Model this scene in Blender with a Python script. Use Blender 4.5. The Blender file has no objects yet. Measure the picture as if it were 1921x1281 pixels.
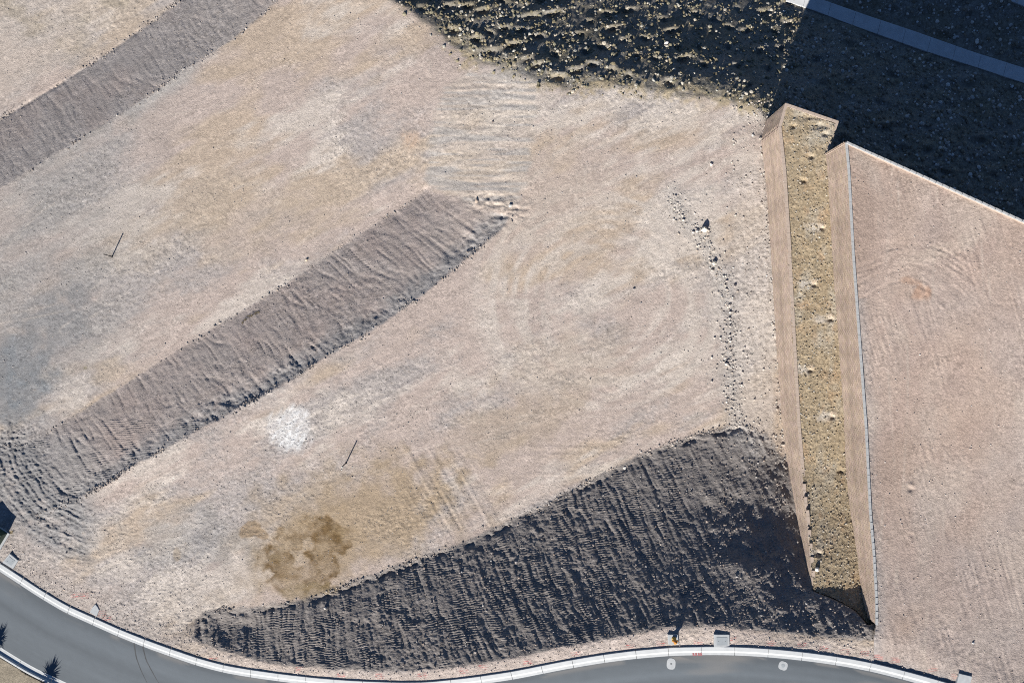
import bpy, math, random
import numpy as np
from mathutils import Vector, Matrix

# ------------------------------------------------------------------ camera, world, sun, exposure
S = bpy.context.scene
COL = S.collection
ALT = 70.455                      # camera height above the datum (central lot)
FPX = 1281.0                      # focal length in reference pixels (24 mm on 36 mm, 1921 px)
cam_d = bpy.data.cameras.new('camera'); cam = bpy.data.objects.new('camera', cam_d); COL.objects.link(cam)
cam_d.sensor_width = 36.0; cam_d.lens = 24.0 * 1281.0 / 1280.67
cam_d.clip_start = 1.0; cam_d.clip_end = 2000.0
cam.location = (0, 0, ALT); cam.rotation_euler = (0, 0, 0)
S.camera = cam

SUN_EL = math.radians(29.0); SUN_AZ = math.radians(25.5)   # shadows run up-right, 25 deg off +Y
w = bpy.data.worlds.new('World'); S.world = w; w.use_nodes = True
nt = w.node_tree
for n in list(nt.nodes): nt.nodes.remove(n)
sky = nt.nodes.new('ShaderNodeTexSky'); sky.sky_type = 'NISHITA'; sky.sun_disc = False
sky.sun_elevation = SUN_EL; sky.sun_rotation = math.pi + SUN_AZ
sky.air_density = 0.7; sky.dust_density = 0.0; sky.ozone_density = 6.0
bg = nt.nodes.new('ShaderNodeBackground'); bg.inputs['Strength'].default_value = 0.05
wo = nt.nodes.new('ShaderNodeOutputWorld')
nt.links.new(sky.outputs[0], bg.inputs[0]); nt.links.new(bg.outputs[0], wo.inputs[0])
sl = bpy.data.lights.new('sun', 'SUN'); sun = bpy.data.objects.new('sun', sl); COL.objects.link(sun)
sl.energy = 5.0; sl.angle = math.radians(0.5); sl.color = (1.0, 0.95, 0.89)
Ldir = Vector((math.sin(SUN_AZ) * math.cos(SUN_EL), math.cos(SUN_AZ) * math.cos(SUN_EL), -math.sin(SUN_EL)))
sun.rotation_euler = Ldir.to_track_quat('-Z', 'Y').to_euler()
sun.location = (-30, -60, 60)
S.view_settings.view_transform = 'Standard'; S.view_settings.look = 'None'
S.view_settings.gamma = 1.0; S.view_settings.use_curve_mapping = False
S.view_settings.exposure = 0.93
S.render.engine = 'CYCLES'
S.cycles.use_denoising = False
S.cycles.max_bounces = 4; S.cycles.diffuse_bounces = 1; S.cycles.glossy_bounces = 1
S.cycles.filter_width = 1.05

rng = np.random.default_rng(7)
random.seed(7)

# ------------------------------------------------------------------ helpers
def unp(u, v, z):
    """A surveyed point (reference plan coordinates u, v and height z) to metres."""
    k = (ALT - z) / FPX
    return (u - 960.5) * k, (640.5 - v) * k

def P3(u, v, z):
    x, y = unp(u, v, z)
    return Vector((x, y, z))

def _hash(ix, iy, seed):
    h = (ix.astype(np.uint32) * np.uint32(374761393)) ^ (iy.astype(np.uint32) * np.uint32(668265263)) ^ np.uint32((seed * 2246822519) & 0xffffffff)
    h = (h ^ (h >> np.uint32(13))) * np.uint32(1274126177)
    h = h ^ (h >> np.uint32(16))
    return h.astype(np.float32) / np.float32(4294967295.0)

def vn(x, y, seed=0):
    """value noise in -1..1"""
    x = np.asarray(x, np.float32); y = np.asarray(y, np.float32)
    fx = np.floor(x); fy = np.floor(y)
    ix = fx.astype(np.int64); iy = fy.astype(np.int64)
    tx = x - fx; ty = y - fy
    tx = tx * tx * (3 - 2 * tx); ty = ty * ty * (3 - 2 * ty)
    a = _hash(ix, iy, seed); b = _hash(ix + 1, iy, seed)
    c = _hash(ix, iy + 1, seed); d = _hash(ix + 1, iy + 1, seed)
    return ((a + (b - a) * tx) * (1 - ty) + (c + (d - c) * tx) * ty) * 2 - 1

def fbm(x, y, seed=0, octv=3, gain=0.5):
    s = 0; a = 1.0; t = 0
    for i in range(octv):
        s = s + a * vn(x * 2 ** i + 17.3 * i, y * 2 ** i - 9.1 * i, seed + i * 13); t += a; a *= gain
    return s / t

def h1(i, seed):
    return _hash(np.asarray(i).astype(np.int64), np.zeros_like(np.asarray(i)).astype(np.int64) + 5, seed)

def sst(a, b, x):
    t = np.clip((x - a) / (b - a), 0, 1)
    return t * t * (3 - 2 * t)

def seg_dist(px, py, pl):
    d = np.full(px.shape, 1e9, np.float32)
    for (x0, y0), (x1, y1) in zip(pl[:-1], pl[1:]):
        dx, dy = x1 - x0, y1 - y0
        L = dx * dx + dy * dy + 1e-9
        t = np.clip(((px - x0) * dx + (py - y0) * dy) / L, 0, 1)
        d = np.minimum(d, np.hypot(px - (x0 + t * dx), py - (y0 + t * dy)))
    return d

def inside(px, py, poly):
    r = np.zeros(px.shape, bool)
    n = len(poly)
    for i in range(n):
        x0, y0 = poly[i]; x1, y1 = poly[(i + 1) % n]
        if y0 == y1: continue
        c = ((y0 > py) != (y1 > py)) & (px < (x1 - x0) * (py - y0) / (y1 - y0) + x0)
        r ^= c
    return r

def sdf(px, py, poly):
    d = seg_dist(px, py, list(poly) + [poly[0]])
    return np.where(inside(px, py, poly), d, -d)

# ------------------------------------------------------------------ surveyed lines (u, v, z)
def zk(u):   # height of the street along the upper kerb
    return np.interp(u, [-600, -300, 0, 150, 365, 480, 650, 860, 1060, 1250, 1420, 1640, 1921, 2400],
                        [-5.0, -3.6, -2.2, -1.45, 0.1, 1.1, 2.8, 4.8, 6.3, 7.3, 8.15, 9.1, 9.8, 10.3])
KERB_BACK = [(-420, 790), (-200, 930), (-90, 999), (0, 1056), (25, 1072), (75, 1105), (125, 1135), (175, 1157.5), (225, 1180), (275, 1200), (325, 1218),
             (375, 1235), (425, 1248), (480, 1257), (540, 1265), (600, 1271.5), (660, 1276), (720, 1278.5), (765, 1279.5), (805, 1278.5),
             (881, 1270.5), (960, 1259), (1010, 1249), (1060, 1239), (1125, 1228), (1185, 1220), (1260, 1213.5), (1336, 1212),
             (1390, 1213), (1440, 1216), (1490, 1220.5), (1540, 1226.5), (1590, 1234), (1640, 1243.5), (1690, 1256), (1740, 1269.5),
             (1783, 1282), (1860, 1306), (1960, 1340), (2200, 1425), (2500, 1530)]
kb_u = np.array([p[0] for p in KERB_BACK]); kb_v = np.array([p[1] for p in KERB_BACK])
B1 = [(-400, 400), (-200, 320), (0, 224), (60, 190), (118, 155), (180, 116), (240, 74), (300, 32), (330, 6), (400, -60), (640, -330)]
B2 = [(-400, 560), (-150, 430), (0, 352), (60, 317), (130, 272), (190, 236), (240, 205), (300, 165), (350, 127), (400, 98), (440, 72), (500, 22), (530, -10), (600, -80), (800, -330)]
B3 = [(-60, 850), (20, 835), (60, 830), (100, 802), (185, 752), (260, 705), (330, 660), (430, 598), (520, 545), (600, 490), (690, 430), (760, 387), (800, 358)]
B3b = [(803, 330), (806, 270), (816, 215), (838, 165), (862, 132)]
B4 = [(70, 965), (150, 935), (215, 898), (250, 872), (330, 832), (400, 790), (480, 747), (560, 702), (640, 652), (720, 606), (800, 548), (880, 480), (940, 432), (968, 400)]
B4b = [(985, 350), (1000, 280), (1010, 210), (1020, 160)]
RC = [(500, -330), (640, -110), (722, -8), (760, 14), (800, 40), (850, 86), (880, 112), (940, 124), (1000, 148), (1060, 163), (1150, 158), (1250, 172), (1350, 184), (1425, 203)]
DT = [(365, 1166), (385, 1150), (400, 1144), (480, 1140), (560, 1126), (640, 1100), (720, 1070), (800, 1045), (860, 1020), (940, 985), (1020, 950), (1080, 915),
      (1140, 885), (1200, 855), (1280, 825), (1340, 806), (1390, 795), (1440, 815), (1475, 875)]
DC = [(365, 1196), (400, 1217), (480, 1238), (560, 1249), (650, 1256), (760, 1258), (860, 1250), (960, 1234), (1060, 1211), (1160, 1193), (1250, 1176),
      (1330, 1172), (1420, 1180), (1500, 1191), (1560, 1196), (1640, 1200)]
STRIP_END = [(1526, 1104, 6.5), (1570, 1122, 6.9), (1610, 1142, 7.6), (1640, 1185, 9.1)]
PATH_LO = [(1000, -165), (1300, -62), (1460, -2), (1530, 22), (1600, 49), (1735, 97), (1830, 127), (1921, 157), (2300, 285)]
PATH_UP = [(1010, -200), (1380, -62), (1537, -1), (1625, 30), (1715, 60), (1820, 97), (1921, 129), (2300, 255)]

def zpath(u): return np.interp(u, [850, 1000, 1200, 1470, 1921, 2300], [-9.8, -8.8, -8.0, -8.0, -7.4, -7.0])
def zl(pl, zs): return [(p[0], p[1], z) for p, z in zip(pl, zs)]
def zc(pl, z): return [(p[0], p[1], z) for p in pl]
dt_z = [np.interp(p[0], [365, 480, 640, 800, 1000, 1340, 1390, 1440, 1475], [-0.5, -0.4, -0.1, 0, 0, .25, .5, .7, 1.0]) for p in DT]
lines = [
    zc(B1, -5.0),
    zc(B2, -2.75),
    [(p[0], p[1], np.interp(p[0], [60, 400], [-2.9, -2.55])) for p in B3],
    zl(B3b, [-2.35, -2.2, -2.1, -2.0, -2.0]),
    [(p[0], p[1], np.interp(p[0], [70, 215, 400, 600], [-2.0, -0.9, -0.3, 0])) for p in B4],
    zc(B4b, 0.0),
    [(p[0], p[1], np.interp(p[0], [850, 1010], [-2.3, 0])) for p in RC],
    zl(DT, dt_z),
    [(p[0], p[1], zk(p[0]) - 0.10 - 0.25 * float(np.interp(p[0], [1385, 1440, 1540, 1600], [0, 1, 1, 0]))) for p in DC],
    [(u, v, zk(u) - 0.06) for u, v in KERB_BACK],
    STRIP_END,
    [(1425, 203, 0.0), (1437, 225, -0.4), (1500, 340, -1.2), (1580, 385, -1.6), (1700, 435, -2.0), (1900, 530, -2.4), (2300, 720, -2.6)],
    [(1432, 258, 0.0), (1440, 420, 0.1), (1456, 640, 0.2), (1467, 800, 0.6), (1475, 870, 0.95)],
    [(1360, 1062, 5.35), (1395, 1064, 5.6), (1450, 1080, 5.95)], [(1300, 925, 1.85), (1330, 955, 2.3)], [(1494, 960, 2.6), (1512, 1060, 4.9), (1522, 1098, 6.0)],
    [(400, 1166, -0.55), (440, 1174, -0.42), (480, 1172, -0.36)],
    [(p[0], p[1], zpath(p[0])) for p in PATH_LO], [(p[0], p[1], zpath(p[0])) for p in PATH_UP],
    [(840, 70, -2.6), (930, 92, -1.6), (1000, 122, -0.5), (1060, 138, -0.35), (1150, 133, -0.35), (1250, 147, -0.35), (1350, 160, -0.35), (1430, 180, -0.35)],
    [(600, -150, -8), (760, -110, -8.5), (860, -130, -9.0)],
    [(1500, -170, -8.1), (1900, -5, -7.4), (2300, 150, -7.1)],
    [(300, 1060, -0.75), (500, 1010, -0.4)], [(700, 900, -0.1), (1100, 600, 0.0), (1250, 400, 0.0)],
    [(-300, 700, -2.8), (200, 500, -2.7), (600, 200, -2.5)], [(-300, -100, -5.2), (100, -200, -5.2)],
]

# coarse relaxation of the survey lines into a terrain (Laplace, multi-level)
U0, V0, U1, V1 = -420.0, -340.0, 2340.0, 1660.0
def solve(step, init=None, iters=260):
    nu = int((U1 - U0) / step) + 1; nv = int((V1 - V0) / step) + 1
    fix = np.zeros((nv, nu), bool); acc = np.zeros((nv, nu)); cnt = np.zeros((nv, nu))
    for ln in lines:
        for (u0, v0, z0), (u1, v1, z1) in zip(ln[:-1], ln[1:]):
            n = max(2, int(math.hypot(u1 - u0, v1 - v0) / step * 2))
            t = np.linspace(0, 1, n)
            iu = np.round((u0 + (u1 - u0) * t - U0) / step).astype(int); iv = np.round((v0 + (v1 - v0) * t - V0) / step).astype(int)
            ok = (iu >= 0) & (iu < nu) & (iv >= 0) & (iv < nv)
            np.add.at(acc, (iv[ok], iu[ok]), (z0 + (z1 - z0) * t)[ok]); np.add.at(cnt, (iv[ok], iu[ok]), 1)
    fix = cnt > 0; fz = np.where(fix, acc / np.maximum(cnt, 1), 0)
    if init is None:
        z = np.where(fix, fz, fz[fix].mean())
    else:
        a, s0 = init
        yy = np.clip(np.arange(nv) * step / s0, 0, a.shape[0] - 1.001); xx = np.clip(np.arange(nu) * step / s0, 0, a.shape[1] - 1.001)
        z = bil(a, xx[None, :] + 0 * yy[:, None], yy[:, None] + 0 * xx[None, :]); z = np.where(fix, fz, z)
    for i in range(iters):
        p = np.pad(z, 1, mode='edge')
        zz = 0.25 * (p[:-2, 1:-1] + p[2:, 1:-1] + p[1:-1, :-2] + p[1:-1, 2:])
        z = np.where(fix, fz, zz)
    return z, step

def bil(a, x, y):
    x = np.clip(x, 0, a.shape[1] - 1.001); y = np.clip(y, 0, a.shape[0] - 1.001)
    ix = x.astype(int); iy = y.astype(int); fx = x - ix; fy = y - iy
    return (a[iy, ix] * (1 - fx) + a[iy, ix + 1] * fx) * (1 - fy) + (a[iy + 1, ix] * (1 - fx) + a[iy + 1, ix + 1] * fx) * fy

def blur(a, n):
    k = np.array([1, 4, 6, 4, 1]) / 16.0
    for _ in range(n):
        for ax in (0, 1):
            pad = [(0, 0), (0, 0)]; pad[ax] = (2, 2)
            p = np.pad(a, pad, mode='edge')
            a = sum(k[i] * np.take(p, range(i, i + a.shape[ax]), axis=ax) for i in range(5))
    return a

zz = solve(40, None, 400)
zz = solve(20, zz, 300); zz = solve(10, zz, 250); zz = solve(5, zz, 160)
ZB = blur(zz[0], 1)
def zbase(u, v): return bil(ZB, (np.asarray(u, float) - U0) / 5.0, (np.asarray(v, float) - V0) / 5.0)

# upper terraces
LW_TOP = [(1461, 238, 4.6), (1470, 320, 4.6), (1480, 480, 4.55), (1487.5, 640, 4.4), (1496, 800, 4.35), (1503, 880, 4.35)]
RW_TOP = [(1588, 266, 8.7), (1593, 320, 8.7), (1601, 480, 8.6), (1612.5, 640, 8.55), (1624, 800, 8.6), (1632, 960, 8.8), (1639, 1040, 9.0), (1644, 1120, 9.25), (1644, 1172, 9.35)]
def zpad(u, v):
    return np.interp(v, [200, 640, 800, 960, 1120, 1300], [8.55, 8.4, 8.45, 8.65, 9.1, 9.5]) + np.interp(u, [1640, 1950, 2340], [0, 1.75, 2.6]) * sst(1250, 500, v)
def zstrip(u, v):
    z = np.interp(v, [180, 700, 880, 960, 1020, 1060, 1104, 1150, 1200], [4.55, 4.46, 4.46, 5.0, 5.62, 6.02, 6.4, 7.2, 8.1])
    return z + np.interp(u, [1500, 1600], [0, 0.15])
STRIP = [(1463, 240), (1474, 197), (1570, 232), (1560, 285), (1573, 330), (1580, 480), (1592, 640), (1602, 800), (1617, 960), (1625, 1040), (1635, 1120), (1645, 1168), (1628, 1172), (1605, 1146), (1570, 1126), (1524, 1108),
         (1517, 1020), (1511, 950), (1502, 880), (1494, 800), (1485, 640), (1478, 480), (1468, 320)]
PAD = [(1589, 268), (1709, 322), (1921, 416), (2000, 451), (2340, 601), (2340, 1660)] + [(u, v) for u, v in KERB_BACK[::-1] if 1640 < u] + [(1639, 1244), (1641, 1190), (1644, 1172), (1644, 1120), (1639, 1040), (1632, 960), (1624, 800), (1612.5, 640), (1601, 480), (1593, 320)]

MID = [(25, 840)] + B3[2:] + [(860, 372), (905, 395), (955, 405)] + B4[::-1][1:-2] + [(140, 935), (70, 905)]
UPB = B1[1:-1] + B2[::-1][1:-1]
DARK = DT + [(1500, 980), (1520, 1090), (1526, 1104), (1570, 1122), (1610, 1142), (1640, 1190), (1640, 1200)] + DC[::-1][1:]
ROCKY = RC[1:] + [(1437, 225), (1500, 340), (1580, 385), (1700, 435), (1900, 530), (2340, 740), (2340, -340), (700, -340)]
RAMP = [(803, 345), (806, 270), (816, 215), (838, 165), (880, 138), (1010, 152), (1004, 230), (988, 330), (960, 395), (900, 388), (850, 360)]

# ------------------------------------------------------------------ fine grid
STEP = 2.0
def axis(lo, hi, far, a=None):
    a = a or list(np.arange(lo, hi + 0.1, STEP)); g = STEP; x = a[0]; left = []
    while x > -far: g *= 1.35; x -= g; left.append(x)
    g = STEP; x = a[-1]; right = []
    while x < far: g *= 1.35; x += g; right.append(x)
    return np.array(left[::-1] + a + right)
gu = axis(-45, 1966, 7000); gv = axis(-45, 1326, 6000, list(np.arange(-45, 788, 1.95)) + list(np.arange(788, 1256, 1.2)) + list(np.arange(1256, 1327, 1.95)) + list(np.arange(1332, 1600, 11.0)))
UU, VV = np.meshgrid(gu, gv)
UU = UU.astype(np.float32); VV = VV.astype(np.float32)

# signed distances on a 4 px lattice, interpolated on demand
cu = np.arange(-420, 2345, 4.0); cv = np.arange(-344, 1665, 4.0)
CU, CV = np.meshgrid(cu, cv)
def lattice(a): return lambda u, v: bil(a, (u + 420) / 4.0, (v + 344) / 4.0)
SD = {k: lattice(sdf(CU, CV, p)) for k, p in dict(mid=MID, up=UPB, dark=DARK, rocky=ROCKY, ramp=RAMP, strip=STRIP, pad=PAD).items()}
d_crest = lattice(seg_dist(CU, CV, DC)); d_toe = lattice(seg_dist(CU, CV, DT))
d_b4 = lattice(seg_dist(CU, CV, B4)); d_b3 = lattice(seg_dist(CU, CV, B3)); d_b1 = lattice(seg_dist(CU, CV, B1)); d_b2 = lattice(seg_dist(CU, CV, B2))
d_rc = lattice(seg_dist(CU, CV, RC))
WIND = [(1262, 360), (1272, 392), (1290, 420), (1318, 440), (1340, 500), (1361, 530), (1368, 600), (1368, 680), (1372, 740), (1380, 800), (1420, 850)]
d_wind = lattice(seg_dist(CU, CV, WIND))
LW_BASE = [(1432, 258), (1440, 420), (1456, 640), (1467, 800), (1475, 870), (1494, 960), (1512, 1060), (1523, 1100)]
d_lwb = lattice(seg_dist(CU, CV, LW_BASE))
# street: distance below the kerb back line
KF = KERB_BACK
d_kb = lattice(np.where(CV > np.interp(CU, kb_u, kb_v), 1, -1) * seg_dist(CU, CV, KERB_BACK))

def SW(k, u, v, a=4.0):
    return SD[k](u, v) + a * fbm(np.asarray(u) / 13.0, np.asarray(v) / 13.0, 900 + len(k), 3)

def blob(u, v, u0, v0, ru, rv, rot=0.0, warp=None):
    c, s = math.cos(rot), math.sin(rot)
    x = (u - u0) * c + (v - v0) * s; y = -(u - u0) * s + (v - v0) * c
    r = np.sqrt((x / ru) ** 2 + (y / rv) ** 2)
    if warp is not None: r = r + warp
    return r

# planting basins on the rocky slope and in the gravel strip
BASINS = []
_r = random.Random(3)
fixed = [(1245, 38), (1195, 108), (1098, 100), (1280, 112), (1320, 123), (1042, 104), (992, 112), (1005, 123), (1048, 145), (1255, 155), (1180, 142), (1110, 122),
         (1175, 22), (1272, 90), (1150, 55), (1365, 90), (1310, 90), (1405, 160), (1230, 112), (920, 62), (945, 55), (895, 75), (852, 57), (1035, 28), (905, 22),
         (1090, 66), (1010, 70), (1340, 40), (1400, 60), (1260, 60), (960, 86), (1478, 45), (1130, 90), (1210, 75), (1385, 125), (1440, 130)]
for p in fixed: BASINS.append((p[0], p[1], 1.0))
for i in range(70):
    for _ in range(30):
        q = (_r.uniform(760, 1480), _r.uniform(-120, 150))
        if SD['rocky'](np.array([q[0]]), np.array([q[1]]))[0] > 14 and all(math.hypot(q[0] - b[0], q[1] - b[1]) > 30 for b in BASINS):
            BASINS.append((q[0], q[1], _r.uniform(0.5, 1.0))); break
for i in range(45):
    for _ in range(30):
        q = (_r.uniform(1490, 1960), _r.uniform(-60, 330))
        if SD['rocky'](np.array([q[0]]), np.array([q[1]]))[0] > 30 and all(math.hypot(q[0] - b[0], q[1] - b[1]) > 42 for b in BASINS):
            BASINS.append((q[0], q[1], _r.uniform(0.4, 0.9))); break
PITS = [(1543, 424), (1558, 595), (1520, 690), (1562, 778), (1537, 1034), (1527, 530), (1577, 880), (1488, 232), (1548, 247), (1522, 290), (1508, 335), (1556, 300)]

def streak_relief(s, t, wid, seed, grous=4.6, gamp=0.018, samp=0.07, groove=0.0):
    """dozer passes: ridges across s, cleat marks along t (metres of relief)"""
    ss = s + 2.5 * vn(s / 60, t / 80, seed + 1)
    ss = ss + 4.0 * vn(s / 25, t / 30, seed + 8)
    a = vn(ss / wid, t / (wid * 9), seed + 2) + 0.55 * vn(ss / (wid * 0.45), t / (wid * 5), seed + 3) + 0.6 * vn(ss / (wid * 2.4), t / (wid * 14), seed + 6)
    col = np.floor(ss / (wid * 0.9))
    ph = h1(col, seed + 4)
    g = np.sin(6.2832 * (t / grous + ph * 3 + 0.25 * vn(s / 9, t / 30, seed + 5)))
    gm = np.clip(0.35 + 1.1 * vn(s / 20, t / 34, seed + 7), 0, 1)
    if groove:
        rd = 1 - np.abs(vn(ss / (wid * 1.5), t / 70, seed + 9)); rd2 = 1 - np.abs(vn(ss / (wid * 0.8) + 40, t / 40, seed + 10))
        a = a - groove / samp * (np.clip((rd - .80) / .2, 0, 1) * sst(-.3, .3, vn(s / 30, t / 26, seed + 11)) + .6 * np.clip((rd2 - .8) / .2, 0, 1) * sst(0, .4, vn(s / 24, t / 20, seed + 12)))
    return samp * a + gamp * g * gm

def relief(u, v):
    """fine relief in metres on the natural ground"""
    dz = 0.012 * fbm(u / 26, v / 26, 1, 3) + 0.008 * fbm(u / 7, v / 7, 2, 2) + 0.0065 * vn(u / 2.9, v / 2.9, 3)
    m_mid = sst(-4, 6, SW('mid', u, v)); m_up = sst(-4, 5, SW('up', u, v)); m_dark = sst(-3, 7, SW('dark', u, v, 5.0))
    dz -= m_mid * 0.15 * np.exp(-((d_b4(u, v) - 20 - 9 * fbm(u / 16, v / 16, 74, 2)) / 15) ** 2) * sst(-.25, .4, fbm(u / 16, v / 16, 75, 3) + .3 * vn(u / 90, v / 90, 76)) * sst(120, 260, u)
    m_rock = sst(-4, 8, SD['rocky'](u, v)); m_ramp = sst(-12, 12, SD['ramp'](u, v))
    rough = 0.25 + 1.0 * sst(-.12, .45, gravel_mask(u, v))
    a_ = u * 0.892 - v * 0.452; b_ = u * 0.452 + v * 0.892
    dz = dz + rough * (0.020 * vn(u / 3.6, v / 3.4, 22) + 0.014 * vn(u / 7.5, v / 7, 23)) + 0.008 * vn(a_ / 11, b_ / 3.4, 24) + 0.010 * sst(0, .6, fbm(a_ / 150, b_ / 60, 26, 2)) * vn(a_ / 22, b_ / 4.5, 25)
    # dark cut below the street
    g = np.interp(u, [450, 600, 760, 900, 1150, 1450], [0, .03, .22, .42, .45, .52])
    s = u - (v - 1200) * g; t = (v - 1200) / np.sqrt(1 / (1 + g * g))
    rk = sst(1290, 1400, u - 0.30 * (v - 1000))
    lo = sst(500, 420, u)
    d = streak_relief(s, t, 7.0, 40, 4.6, 0.032, 0.046, 0.07) * (1 - 0.75 * rk) * (1 - 0.5 * lo)
    d += (rk + 0.8 * lo) * (0.14 * fbm(u / 30, v / 34, 53, 2) + 0.09 * fbm(u / 22, v / 26, 45, 3) + 0.10 * np.maximum(0, fbm(s / 9, t / 40, 47, 2)))
    d += 0.07 * fbm(u / 34, v / 30, 52, 2) + 0.12 * sst(-.1, .6, fbm(u / 60, v / 40, 50, 2)) * fbm(u / 8, v / 9, 51, 3) + 0.030 * fbm(u / 8, v / 8, 46, 2) + 0.022 * vn(u / 2.7, v / 2.2, 48)
    d -= 0.22 * np.exp(-((SW('dark', u, v, 7.0) - 8) / 5.5) ** 2) * sst(-0.3, 0.4, fbm(u / 22, v / 22, 49, 3)) * sst(30, 14, d_toe(u, v))
    dz += m_dark * d
    # middle bank
    g2 = np.interp(u, [100, 350, 600, 900], [.45, .52, .62, .85])
    s = u - v * g2; t = v * 1.15
    dmid = streak_relief(s, t, 8.0, 60, 4.6, 0.026, 0.018, 0.075)
    low = sst(54, 14, d_b4(u, v) + 18 * fbm(s / 12, t / 60, 67, 2)) * sst(-0.6, 0.3, vn(u / 70, v / 70, 66) + 0.25)
    dmid += low * (-0.15 * np.clip(fbm(s / 7, t / 30, 62, 2) + .15, 0, 1) + 0.06 * fbm(u / 6, v / 6, 63, 2) + 0.045 * vn(u / 3.2, v / 3.0, 68) - 0.10)
    dmid += 0.04 * sst(-.2, .5, fbm(u / 50, v / 40, 69, 2) + .4 * sst(500, 800, u)) * fbm(u / 10, v / 8, 70, 3) + 0.020 * fbm(u / 9, v / 9, 64, 2) + 0.014 * vn(u / 2.9, v / 2.9, 65)
    dz += m_mid * dmid
    # thin windrow on the crest / toe lines
    dz += 0.05 * np.exp(-(d_b4(u, v) / 5) ** 2) * (0.4 + vn(u / 12, v / 12, 71)) + 0.04 * np.exp(-(d_b2(u, v) / 5) ** 2) * vn(u / 9, v / 9, 72)
    dz -= 0.17 * np.exp(-(d_b1(u, v) / 3.0) ** 2) * (0.6 + 0.8 * vn(u / 16, v / 16, 73)) * (u < 310)
    # upper bank
    s = u - v * 0.68; t = v * 1.2
    du = streak_relief(s, t, 7.0, 80, 4.4, 0.024, 0.015, 0.06) + 0.013 * fbm(u / 8, v / 8, 82, 2) + 0.013 * vn(u / 2.9, v / 2.9, 83)
    dz += m_up * du
    # ramp with passes across it
    dr = streak_relief(v - 0.03 * u, u, 7.5, 100, 4.4, 0.024, 0.030) + 0.012 * vn(u / 3, v / 2.8, 104) + 0.02 * sst(0, .6, fbm(u / 30, v / 18, 101, 2)) * fbm(u / 6, v / 4, 102, 2)
    dz += m_ramp * dr
    rub = np.exp(-((u - 950) / 40) ** 2 - ((v - 395) / 28) ** 2) + np.exp(-((u - 905) / 40) ** 2 - ((v - 375) / 14) ** 2)
    dz += rub * (0.20 * fbm(u / 11, v / 7, 103, 3) + 0.03 * vn(u / 3, v / 3, 105))
    # rocky slope
    if m_rock.max() > 0:
        dr = 0.16 * fbm(u / 30, v / 16, 120, 3) + 0.07 * fbm(u / 7, v / 7, 121, 2) + 0.035 * vn(u / 2.8, v / 2.8, 122)
        for (bu, bv, a) in BASINS:
            x = u - bu; y = v - bv
            near = (np.abs(x) < 40) & (np.abs(y) < 40)
            xn = x[near]; yn = y[near]
            hs = math.sin(bu * 12.9 + bv * 7.7); hc = math.cos(bu * 3.1 - bv * 5.3); sw_ = 1 + .35 * hs; yn = yn + .25 * hc * xn
            dr[near] += a * (-0.50 * np.exp(-(xn / (9.5 * sw_)) ** 2 - ((yn - 2) / 6.0) ** 2) + (0.30 + .2 * hc) * np.exp(-((xn - 5 * hs) / (13 * sw_)) ** 2 - ((yn + 9) / 5.5) ** 2))
        dz += m_rock * dr
    # curved ruts at the end of the middle bank
    r = np.hypot(u - 215, v - 790); th = np.arctan2(v - 790, u - 215)
    am = sst(110, 180, r) * sst(285, 235, r) * sst(1.05, 1.5, th) * sst(3.25, 3.0, th)
    am = am * (0.35 + 1.1 * sst(190, 110, u))
    rr = r + 7 * fbm(u / 22, v / 22, 133, 2)
    dz += am * (0.042 * vn(rr / 5.0, th * 1.6, 130) + 0.035 * vn(u / 3.4, v / 3.4, 135) + 0.03 * vn(rr / 3.6, th * 5.0, 131) + 0.03 * fbm(u / 5, v / 5, 134, 2) + 0.02 * vn(u / 3, v / 3, 132))
    # tracks on the lots
    tr = sst(105, 50, np.abs(u - (835 + 0.55 * (v - 920)))) * sst(815, 860, v) * sst(1010, 980, v)
    s = u - 0.55 * v; dz += tr * (0.042 * vn(s / 6, v / 160, 140) + 0.009 * np.sin(6.2832 * v / 4.6 + 3 * vn(u / 14, v / 14, 149)) * np.clip(vn(s / 9, v / 30, 141), 0, 1))
    tr = sst(1362, 1378, u) * sst(1452, 1438, u) * sst(300, 340, v) * sst(815, 770, v)
    dz += tr * (0.016 * np.sin(6.2832 * (v / 5.2 + 0.3 * vn(u / 12, v / 25, 142))) * np.clip(0.3 + 1.2 * vn(u / 24, v / 70, 143), 0, 1) + 0.03 * vn(u / 9, v / 70, 144) + 0.034 * fbm(u / 5, v / 5, 145, 2))
    tr = sst(980, 1010, u) * sst(1230, 1180, u) * sst(815, 835, v) * sst(920, 890, v)
    dz += tr * (0.016 * vn(v / 7, u / 120, 146) + 0.014 * vn(u / 8, v / 90, 147) * sst(860, 880, v))
    tr = sst(1.3, 0.8, blob(u, v, 1180, 590, 190, 200)) * sst(0.45, 0.8, blob(u, v, 1180, 590, 190, 200))
    dz += tr * 0.012 * vn(np.hypot((u - 1160) / 0.95, v - 590) / 7, np.arctan2(v - 590, u - 1160) * 5, 148)
    dz += 0.014 * sst(1.2, 0.4, blob(u, v, 215, 1110, 90, 60)) * fbm((u + v) / 5, (u - v) / 9, 149, 2)
    # rubble row, wall foot and kerb foot
    wn = np.exp(-(d_wind(u, v) / 16) ** 2)
    dz += wn * (0.07 * np.maximum(0, fbm(u / 7, v / 7, 150, 2)) + 0.03 * vn(u / 2.9, v / 2.9, 151))
    dz += np.exp(-(d_lwb(u, v) / 12) ** 2) * sst(880, 840, v) * 0.06 * fbm(u / 6, v / 6, 152, 2)
    kz = sst(26, 8, np.abs(d_kb(u, v) + 16)) * (1 - m_dark)
    dz += kz * 0.022 * fbm(u / 4, v / 4, 153, 2)
    bl = sst(260, 60, u) * sst(960, 1000, v)
    dz += bl * 0.025 * fbm(u / 6, v / 6, 154, 3)
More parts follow.
